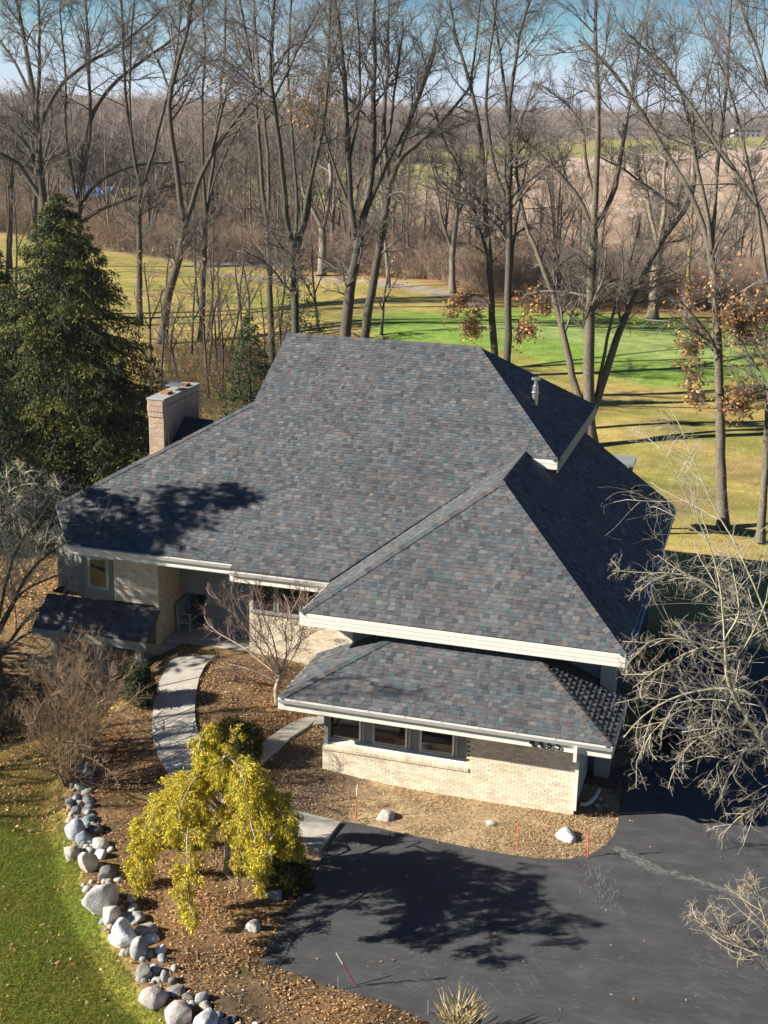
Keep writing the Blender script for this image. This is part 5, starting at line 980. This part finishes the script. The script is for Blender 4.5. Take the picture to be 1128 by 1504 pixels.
# ------------------------------------------------------------------ small things
def stake(label, top, bot, col, r_=.008, tip=None):
    P = at(*bot); Q = atdepth(top[0], top[1], depth_of(P)+.0); root = empty('driveway_marker', tuple(P), label, 'driveway marker', None)
    mb = MB(); mid = P+(Q-P)*.68; mb.tube([P-(Q-P)*.05, mid], r_, 6); mb.build('rod', MT[col], root); mb = MB(); mb.tube([mid, Q], r_*1.15, 6); mb.build('tip', MT[tip or col], root)
stake('orange rod with a white top in the dry bed left of the pinkish boulder', (525, 1152), (522, 1204), 'orange', .012, 'white')
stake('short orange rod in the dry bed between the broken pinkish rock and the pale boulder', (761, 1208), (759, 1250), 'orange', .011)
stake('orange rod beside the shadow of the large pale boulder', (864, 1221), (863, 1260), 'orange', .012)
stake('red rod with a white top leaning over the driveway edge at the lower left', (494, 1400), (523, 1448), 'redline', .012, 'white')
stake('short grey rod at the driveway edge below the leaning red one', (497, 1435), (497, 1455), 'steel', .012)
stake('short grey rod at the driveway edge left of the ornamental grass', (629, 1469), (629, 1490), 'steel', .014)
def spot(label, px, py, r_=.09):
    P = at(px, py); root = empty('path_light', tuple(P), label, 'path light'); mb = MB(); mb.tube([P, P+(0, 0, .28)], .015, 6); mb.build('stem', MT['black'], root)
    bm = bmesh.new(); bmesh.ops.create_uvsphere(bm, u_segments=14, v_segments=8, radius=r_); me = bpy.data.meshes.new('globe'); bm.to_mesh(me); bm.free(); me.polygons.foreach_set('use_smooth', np.ones(len(me.polygons), bool))
    o = bpy.data.objects.new('globe', me); me.materials.append(MT['gutter']); COL.objects.link(o); o.parent = root; o.location = (0, 0, .34)
spot('white globe path light beside the front walk and the olive shrub', 301, 1105, .10); spot('white round path light in the dark bed left of the yellow tree', 222, 1192, .08)
mb = MB(); q = [at(*p, off=.06) for p in ((852, 1181), (860, 1182), (868, 1178), (875, 1170), (880, 1160))]; mb.tube(q, .055, 10); tag(mb.build('drain_hose', MT['white'], None, smoothf=True), 'bent white drain hose at the foot of the brick corner', 'hose')
P = at(873, 1131); pot = empty('garden_ornament', tuple(P), 'small pale blue garden ornament on the brick paving at the garage corner', 'garden ornament'); mb = MB(); mb.tube([P, P+(0, 0, .12)], [.10, .08], 10); mb.build('pedestal', MT['bench'], pot); mb = MB(); mb.tube([P+(0, 0, .12), P+(0, 0, .3), P+(0, 0, .45)], [.07, .13, .03], 10); mb.build('figure', MT['bench'], pot)
pp = empty('brick_paving', tuple(at(885, 1140)), 'small patch of purple-brown brick paving in the shade at the garage corner', 'paving'); rn = random.Random(3)
MT['paver'] = material('paver_brick', (.12, .065, .065), .9, noise=.25, nscale=15, bump=.3)
cpx = px_poly([(862, 1122), (900, 1128), (908, 1145), (906, 1160), (858, 1150)], .0); x_ = cpx[:, 0].min(); k = 0
pm_ = bpy.data.meshes.new('brick'); tmp = MB(); tmp.box(-.098, .098, -.047, .047, -.05, .025); pm_.from_pydata(tmp.v, [], tmp.f); pm_.materials.append(MT['paver'])
yy = cpx[:, 1].min()
while yy < cpx[:, 1].max():
    xx = cpx[:, 0].min()-(.1 if k % 2 else 0)
    while xx < cpx[:, 0].max():
        if inside(cpx, np.array([xx]), np.array([yy]))[0]: o = bpy.data.objects.new('brick', pm_); COL.objects.link(o); o.parent = pp; o.location = (xx-pp.location[0], yy-pp.location[1], rn.uniform(.0, .006)-pp.location[2]+.02)
        xx += .204
    yy += .102; k += 1
# bench on the porch with a pumpkin and a small blue sign
bn = empty('bench', (-13.9, 6.9, 1.02), 'blue-grey slatted bench against the brick wall of the porch', 'bench')
def part(nm, bx, mat, par): m = MB(); m.box(*bx); return m.build(nm, MT[mat], par, .005)
bx0, bx1, by0, by1, zs = -14.2, -13.68, 6.05, 7.55, 1.02
for x_ in (bx0+.02, bx1-.06):
    for y_ in (by0, by1-.06): part('leg', (x_, x_+.06, y_, y_+.06, zs, zs+(.95 if x_ < -14 else .62)), 'bench', bn)
for i in range(5): part('seat_slat', (bx0+.08+i*.09, bx0+.155+i*.09, by0+.0, by1, zs+.42, zs+.45), 'bench', bn)
for i in range(11): part('back_slat', (bx0-.0, bx0+.02, by0+.1+i*.125, by0+.17+i*.125, zs+.5, zs+.9), 'bench', bn)
part('rail', (bx0-.01, bx0+.05, by0+.06, by1-.06, zs+.88, zs+.96), 'bench', bn); part('rail', (bx0-.01, bx0+.05, by0+.06, by1-.06, zs+.46, zs+.52), 'bench', bn); part('rail', (bx1-.05, bx1-.02, by0+.06, by1-.06, zs+.34, zs+.42), 'bench', bn)
for y_ in (by0-.01, by1-.06): part('armrest', (bx0+.05, bx1+.02, y_, y_+.07, zs+.62, zs+.66), 'bench', bn); part('rail', (bx0+.08, bx1-.06, y_+.01, y_+.06, zs+.30, zs+.36), 'bench', bn)
pk = empty('pumpkin', (-13.95, 7.15, zs+.45), 'orange pumpkin sitting on the porch bench', 'pumpkin'); mb = MB(); lon = 20; lat = 8; V = []
for i in range(lat+1):
    for j in range(lon): a = 6.2832*j/lon; e = math.pi*i/lat; rr_ = .16*math.sin(e)*(1+.08*math.cos(a*10)); V.append((-13.95+rr_*math.cos(a), 7.15+rr_*math.sin(a), zs+.57-.115*math.cos(e)))
mb.v = V; mb.f = [[i*lon+j, (i+1)*lon+j, (i+1)*lon+(j+1) % lon, i*lon+(j+1) % lon] for i in range(lat) for j in range(lon)]; mb.c = [(1, 1, 1)]*len(mb.f); mb.build('shell', MT['terracotta'], pk); mb = MB(); mb.tube([(-13.95, 7.15, zs+.68), (-13.93, 7.15, zs+.75)], .018, 6); mb.build('stem', MT['bark'], pk)
part_ = MB(); part_.box(-14.12, -14.08, 6.75, 7.0, zs+.46, zs+.72); tag(part_.build('cushion', MT['bench'], None, .02), 'small pale blue square cushion on the porch bench beside the pumpkin', 'cushion')
# cars in the shade beside the garage
MT['paint_shaded_silver'] = material('shaded_silver_paint', (.05, .06, .075), .25, spec=.6, metallic=.4); MT['paint_blue'] = material('blue_paint', (.02, .06, .12), .2, spec=.7, metallic=.3)  # silver is darkened so the paint itself carries the deep shade by the garage
MT['lamp'] = material('red_lamp_lens', (.45, .01, .015), .2, spec=.6); MT['plate'] = material('number_plate', (.6, .62, .66), .5); MT['tyre'] = material('tyre', (.015, .015, .015), .9)
def car(label, x, y, paint, L_, H_, W_=1.86):
    root = empty('parked_car', (x, y, .012), label, 'car'); g = .22; hw = W_/2
    def loft(nm, secs, mat, par, bev=.04):   # secs: (y, z0, z1, half width bottom, half width top)
        mb = MB(); n = len(secs)
        for (ya, a0, a1, wa, ta) in secs: mb.v += [(x-wa, y+ya, a0), (x+wa, y+ya, a0), (x+ta, y+ya, a1), (x-ta, y+ya, a1)]
        for i in range(n-1):
            b = i*4
            for j in range(4): mb.f.append([b+j, b+(j+1) % 4, b+4+(j+1) % 4, b+4+j])
        mb.f += [[3, 2, 1, 0], [n*4-4, n*4-3, n*4-2, n*4-1]]; mb.c = [(1, 1, 1)]*len(mb.f); return mb.build(nm, MT[mat], par, bev)
    body = loft('body', [(0, .45, .95, hw-.10, hw-.14), (.06, .30, 1.0, hw-.03, hw-.06), (.5, g, 1.03, hw, hw-.04), (L_*.5, g, .98, hw, hw-.03), (L_*.72, g, .95, hw, hw-.05), (L_-.25, .28, .82, hw-.04, hw-.12), (L_, .4, .68, hw-.2, hw-.3)], paint, root)
    cab = loft('cabin', [(.10, .96, 1.0, hw-.12, hw-.14), (.42, .97, H_-.06, hw-.07, hw-.24), (.9, .97, H_, hw-.05, hw-.22), (L_*.5, .96, H_-.01, hw-.05, hw-.22), (L_*.62, .94, H_-.16, hw-.06, hw-.20), (L_*.76, .90, .96, hw-.08, hw-.12)], paint, body)
    mb = MB(); z_a, z_b = 1.03, H_-.10; ya = .10+.32*(z_a-1.0)/(H_-.06-1.0); yb_ = .10+.32*(z_b-1.0)/(H_-.06-1.0); mb.hexa([(x-hw+.2, y+ya-.012, z_a), (x+hw-.2, y+ya-.012, z_a), (x+hw-.2, y+ya+.02, z_a), (x-hw+.2, y+ya+.02, z_a)], [(x-hw+.3, y+yb_-.012, z_b), (x+hw-.3, y+yb_-.012, z_b), (x+hw-.3, y+yb_+.02, z_b), (x-hw+.3, y+yb_+.02, z_b)]); mb.build('rear_window', MT['glass'], body)
    mb = MB(); mb.hexa([(x-hw+.2, y+L_*.755, .985), (x+hw-.2, y+L_*.755, .985), (x+hw-.2, y+L_*.77, .95), (x-hw+.2, y+L_*.77, .95)], [(x-hw+.3, y+L_*.63, H_-.16), (x+hw-.3, y+L_*.63, H_-.16), (x+hw-.3, y+L_*.64, H_-.2), (x-hw+.3, y+L_*.64, H_-.2)]); mb.build('windscreen', MT['glass'], body)
    for s in (-1, 1):
        for a, b in ((.6, 1.45), (1.52, 2.3)):
            mb = MB(); xo, xi = x+s*(hw-.052), x+s*(hw-.195); t = .012*s
            q = [(xo, y+a, 1.02), (xo, y+b, 1.02), (xi+.0, y+b, H_-.10), (xi, y+a, H_-.10)]; mb.hexa(q if s > 0 else q[::-1], [(p[0]+t, p[1], p[2]) for p in (q if s > 0 else q[::-1])]); mb.build('side_window', MT['glass'], body)
        mb = MB(); mb.box(x+s*(hw-.16)-.09, x+s*(hw-.16)+.09, y-.02, y+.12, .78, 1.02); mb.build('tail_lamp', MT['lamp'], body, .01)
        mb = MB(); mb.box(x+s*(hw+.05)-.07, x+s*(hw+.05)+.07, y+L_*.66, y+L_*.66+.1, .98, 1.12); mb.build('wing_mirror', MT['black'], body, .02)
        for yw_ in (.8, L_-.9):
            mb = MB(); mb.tube([(x+s*(hw-.22), y+yw_, .33), (x+s*(hw+.01), y+yw_, .33)], .32, 18); w_ = mb.build('wheel', MT['tyre'], root); mb = MB(); mb.tube([(x+s*(hw-.02), y+yw_, .33), (x+s*(hw+.018), y+yw_, .33)], .2, 14); mb.build('rim', MT['steel'], w_)
    mb = MB(); mb.box(x-.26, x+.26, y-.02, y+.02, .78, .92); mb.build('plate', MT['plate'], body); mb = MB(); mb.box(x-hw+.08, x+hw-.08, y-.06, y+.1, .42, .62); mb.build('bumper', MT['black'], body, .03)
car('silver-grey car with red tail lamps parked nearest in the deep shade beside the garage', 2.52, 4.55, 'paint_shaded_silver', 4.25, 1.60)
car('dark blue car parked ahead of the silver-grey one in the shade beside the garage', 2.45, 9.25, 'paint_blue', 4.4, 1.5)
# far buildings between the woods
def cabin(label, px, py, w, d, h, wall, roofc, cat='house', yaw=.2, z=None):
    P = at(px, py); root = empty('far_building' if cat != 'house' else 'far_house', tuple(P), label, cat); root.rotation_euler = (0, 0, yaw)
    def lk(nm, m, mt, par=root):
        me = bpy.data.meshes.new(nm); me.from_pydata(m.v, [], m.f); me.materials.append(mt); o = bpy.data.objects.new(nm, me); COL.objects.link(o); o.parent = par; return o
    m = MB(); m.box(-w/2, w/2, -d/2, d/2, 0, h); wl = lk('wall', m, wall); m = MB(); m.hexa([(-w/2-.4, -d/2-.4, h), (w/2+.4, -d/2-.4, h), (w/2+.4, d/2+.4, h), (-w/2-.4, d/2+.4, h)], [(-w/2-.4, -.05, h+d*.32), (w/2+.4, -.05, h+d*.32), (w/2+.4, .05, h+d*.32), (-w/2-.4, .05, h+d*.32)]); lk('roof', m, roofc)
    if cat == 'house':
        for i in range(int(w/3.5)):
            for z_ in ((1., 2.4), (h-2.0, h-.7)) if h > 5 else ((1., 2.4),): m = MB(); xx = -w/2+1.6+i*3.4; m.box(xx, xx+1.3, -d/2-.06, -d/2, *z_); lk('window', m, MT['glass'], wl)
MT['fw'] = material('far_wall', (.50, .50, .48), .8); MT['ft'] = material('far_tan_wall', (.42, .36, .27), .8); MT['fr'] = material('far_grey_roof', (.12, .12, .13), .8); MT['bt'] = material('blue_roof', (.16, .32, .75), .5)
cabin("low shelter with a bright blue roof at the meadow edge by the spruce top", 139, 306, 7.5, 5, 2.2, MT['fr'], MT['bt'], 'shelter', -.1)
for i, (x, y, w, lb, mt) in enumerate([(205, 158, 16, 'far tan house among the woods above the slim straight tree', 'ft'), (578, 196, 20, 'pale far house at the wood edge above the meadow', 'fw'), (640, 193, 14, 'small pale far house right of the one above the meadow', 'fw'), (843, 198, 22, 'long white far house beyond the marsh behind the multi-stemmed tree', 'fw'), (905, 197, 16, 'white far house beyond the marsh just right of the long one', 'fw'), (1010, 200, 18, 'tan far house beyond the right side of the marsh', 'ft'), (1095, 202, 18, 'far house at the right edge beyond the marsh', 'fw')]):
    cabin(lb, x, y, w, 9, 5.5, MT[mt], MT['fr'], 'house', .1*i-.3)

# ------------------------------------------------------------------ grass blades, fallen leaves, mulch
def inframe(P, m=20):
    D_ = P-CAM; zz = D_@FW; x = 564+F*(D_@RT)/zz; y = 752-F*(D_@UP)/zz; return (x > -m) & (x < 1128+m) & (y < 1504+m*2) & (y > 0)
def sample(n, seed, x0, x1, y0, y1, fn):
    r = rs(seed); X = r.uniform(x0, x1, n); Y = r.uniform(y0, y1, n); k = fn(X, Y); X = X[k]; Y = Y[k]; P = np.stack([X, Y, height(X, Y)], -1); return P[inframe(P)]
hse = [(-7.1, 7.0, 0.3, -.1), (-18.4, 4.9, 1, 20)]
def free(X, Y):                                 # not under the house, walk or asphalt
    k = ~((X > -7.05) & (X < .05) & (Y > -.02)) & ~((X > -15.2) & (Y > 4.9)) & (dist_poly(DRIVE, X, Y) < -.02)
    wp = np.array([p[:2] for p in LW]+[p[:2] for p in RW[::-1]]); return k & (dist_poly(wp, X, Y) < -.01)
r = rs(90)
G_ = sample(800000, 1, -22, 0, -14, 1.5, lambda X, Y: (X < rockline(Y)-.25+.15*sint(X, Y, 3)))
n = len(G_); th = r.rand(n)*6.28; ln = .035+.05*r.rand(n); lean = r.randn(n, 2)*.6; wv = np.stack([np.cos(th), np.sin(th), 0*th], -1)*.006
tip = G_+np.stack([lean[:, 0]*ln, lean[:, 1]*ln, ln], -1); V = np.stack([G_-wv, G_+wv, tip], 1).reshape(-1, 3)
dry = smooth((G_[:, 1]+5.4+sint(G_[:, 0], G_[:, 1], 1.1))/2.2)[:, None]*.8; pat = smooth(.5+.9*sint(G_[:, 0], G_[:, 1], .8, 17))[:, None]
gc = np.array([(.17, .23, .03), (.22, .25, .035), (.28, .27, .06), (.12, .17, .024)])[r.randint(4, size=n)]; gc = gc*(1-.3*pat)+np.array((.14, .13, .03))*.3*pat; gc = gc*(1-dry)+np.array((.34, .25, .09))*dry; gc = gc*(.7+.6*r.rand(n, 1))
tag(npmesh('grass', V, np.arange(3*n).reshape(-1, 3), MT['grass'], fcol=gc), kind='stuff')
LC = [(.62, .34, .13), (.48, .23, .09), (.68, .46, .22), (.34, .16, .07), (.74, .56, .34), (.50, .28, .13)]
def litter_(name, P, size, seed, cols, flat=.8, lift=.02):
    rr = rs(seed); P = P+np.array((0, 0, lift))+np.abs(rr.randn(len(P), 3))*np.array((0, 0, .012)); v, f, c = leafquads(P, size, rr, cols, flat); tag(npmesh(name, v, f, MT['leaf'], fcol=c), kind='stuff')
def bed(X, Y): return free(X, Y) & (X > rockline(Y)+.1)
def dens_(X, Y, k, lo): return rs(int(k*100)).rand(len(X)) < np.clip(lo+.55*sint(X, Y, 1.3, k)+.35*sint(X, Y, 4., k+1), 0.06, 1)
def front_(X, Y): return (X > -7.4) & (Y < 0) & (Y > -4.5)
P = sample(330000, 2, -22, 1.8, -14, 6, lambda X, Y: bed(X, Y) & ~front_(X, Y) & dens_(X, Y, 3, .38)); litter_('fallen_leaves', P, .026, 1, LC+[(.14, .07, .035), (.10, .06, .04), (.18, .10, .05)], .7)
P = sample(150000, 3, -8.5, 1.6, -5, 0, lambda X, Y: bed(X, Y) & dens_(X, Y, 5, .6) & (rs(6).rand(len(X)) < .18+.82*smooth((X+2.2)/1.5))); litter_('wood_mulch', P, .017, 2, [(.60, .44, .25), (.45, .31, .17), (.68, .54, .35), (.26, .17, .10)], .6)
P = sample(60000, 4, -22, -5, -14, 2, lambda X, Y: (X < rockline(Y)) & (rs(8).rand(len(X)) < np.clip(-.1+.35*sint(X, Y, 1.7, 19)+.35*np.exp(-(rockline(Y)-X)*1.2)+.4*smooth((Y+5.2)/2), .01, 1))); litter_('fallen_leaves', P, .04, 3, LC, .5, .035)
P = sample(900, 5, -9, 8, -14, 3, lambda X, Y: dist_poly(DRIVE, X, Y) > .02); P = P[rs(2).rand(len(P)) < .25]; P[:, 2] = .02; litter_('fallen_leaves', P, .03, 4, LC, .9, .006)
P = sample(22000, 6, -26, -7, 9, 30, lambda X, Y: (Y > 18) | (X < -18.5)); litter_('fallen_leaves', P, .06, 5, LC, .5)
# green sprigs and weeds in the bed
P = sample(7000, 7, -14, 1.5, -13, 3, lambda X, Y: bed(X, Y) & (sint(X, Y, 1.1, 31) > .55)); n = len(P)*5; rr = rs(4); P = np.repeat(P, 5, 0)+rr.randn(n, 3)*np.array((.05, .05, 0)); wv = unit(rr.randn(n, 3)*np.array((1, 1, .1)))*.008; tip = P+np.stack([rr.randn(n)*.04, rr.randn(n)*.04, .03+.05*rr.rand(n)], -1)
tag(npmesh('weeds', np.stack([P-wv, P+wv, tip], 1).reshape(-1, 3), np.arange(3*n).reshape(-1, 3), MT['grass'], fcol=np.array([(.13, .17, .03), (.20, .19, .04), (.09, .13, .03)])[rr.randint(3, size=n)]), kind='stuff')
# twigs fallen round the yellow tree
rr = rs(12); P = sample(260, 8, -12, -4, -10, -3, bed); n = len(P); d = unit(rr.randn(n, 3)*np.array((1, 1, .08))); L_ = .1+.35*rr.rand(n); PP_ = P[:, None]+(0, 0, .03)+d[:, None]*L_[:, None, None]*np.linspace(0, 1, 4)[None, :, None]+rr.randn(n, 4, 3)*np.array((.015, .015, .005)); v, f = tubes(PP_, np.full((n, 4), .007), 4)
tag(npmesh('fallen_twigs', v, f, MT['twig'], vcol=np.full((len(v), 3), .3)*np.array((1, .85, .7))), kind='stuff')

# small stones packed between the boulders of the border
rr = rs(77)
def packed(n):
    mb = MB()
    for i in range(n):
        t = rr.rand()*(len(RL)-4)+.2; k = int(t); x, y = RL[k]*(1-t+k)+RL[k+1]*(t-k); x += rr.uniform(-.1, .55); y += rr.uniform(-.2, .2); z = float(height(x, y)); s = rr.uniform(.05, .13); c = [(.45, .42, .38), (.28, .27, .26), (.36, .31, .24), (.22, .25, .28)][rr.randint(4)]
        b = [(x+s*math.cos(a+.3*i)*rr.uniform(.8, 1.2), y+s*math.sin(a+.3*i)*rr.uniform(.8, 1.2)) for a in np.arange(6)*1.047]; mb.hexa([(p[0], p[1], z-.02) for p in b], [(x+(p[0]-x)*.6, y+(p[1]-y)*.6, z+s*.7) for p in b], c)
    return mb
tag(packed(150).build('pebbles', MT['stone'], None, .02, smoothf=True), kind='stuff')
# ------------------------------------------------------------------ the air
mh = bpy.data.materials.new('haze'); mh.use_nodes = True; _n = mh.node_tree.nodes; _n.remove(_n['Principled BSDF']); _v = _n.new('ShaderNodeVolumePrincipled'); _v.inputs['Color'].default_value = (.86, .91, 1.0, 1); _v.inputs['Density'].default_value = .00010; _v.inputs['Anisotropy'].default_value = .2
mh.node_tree.links.new(_v.outputs[0], _n['Material Output'].inputs['Volume'])
mb = MB(); mb.box(-7000, 5000, -90, 11500, -12, 44)
tag(mb.build('haze', mh), kind='stuff')
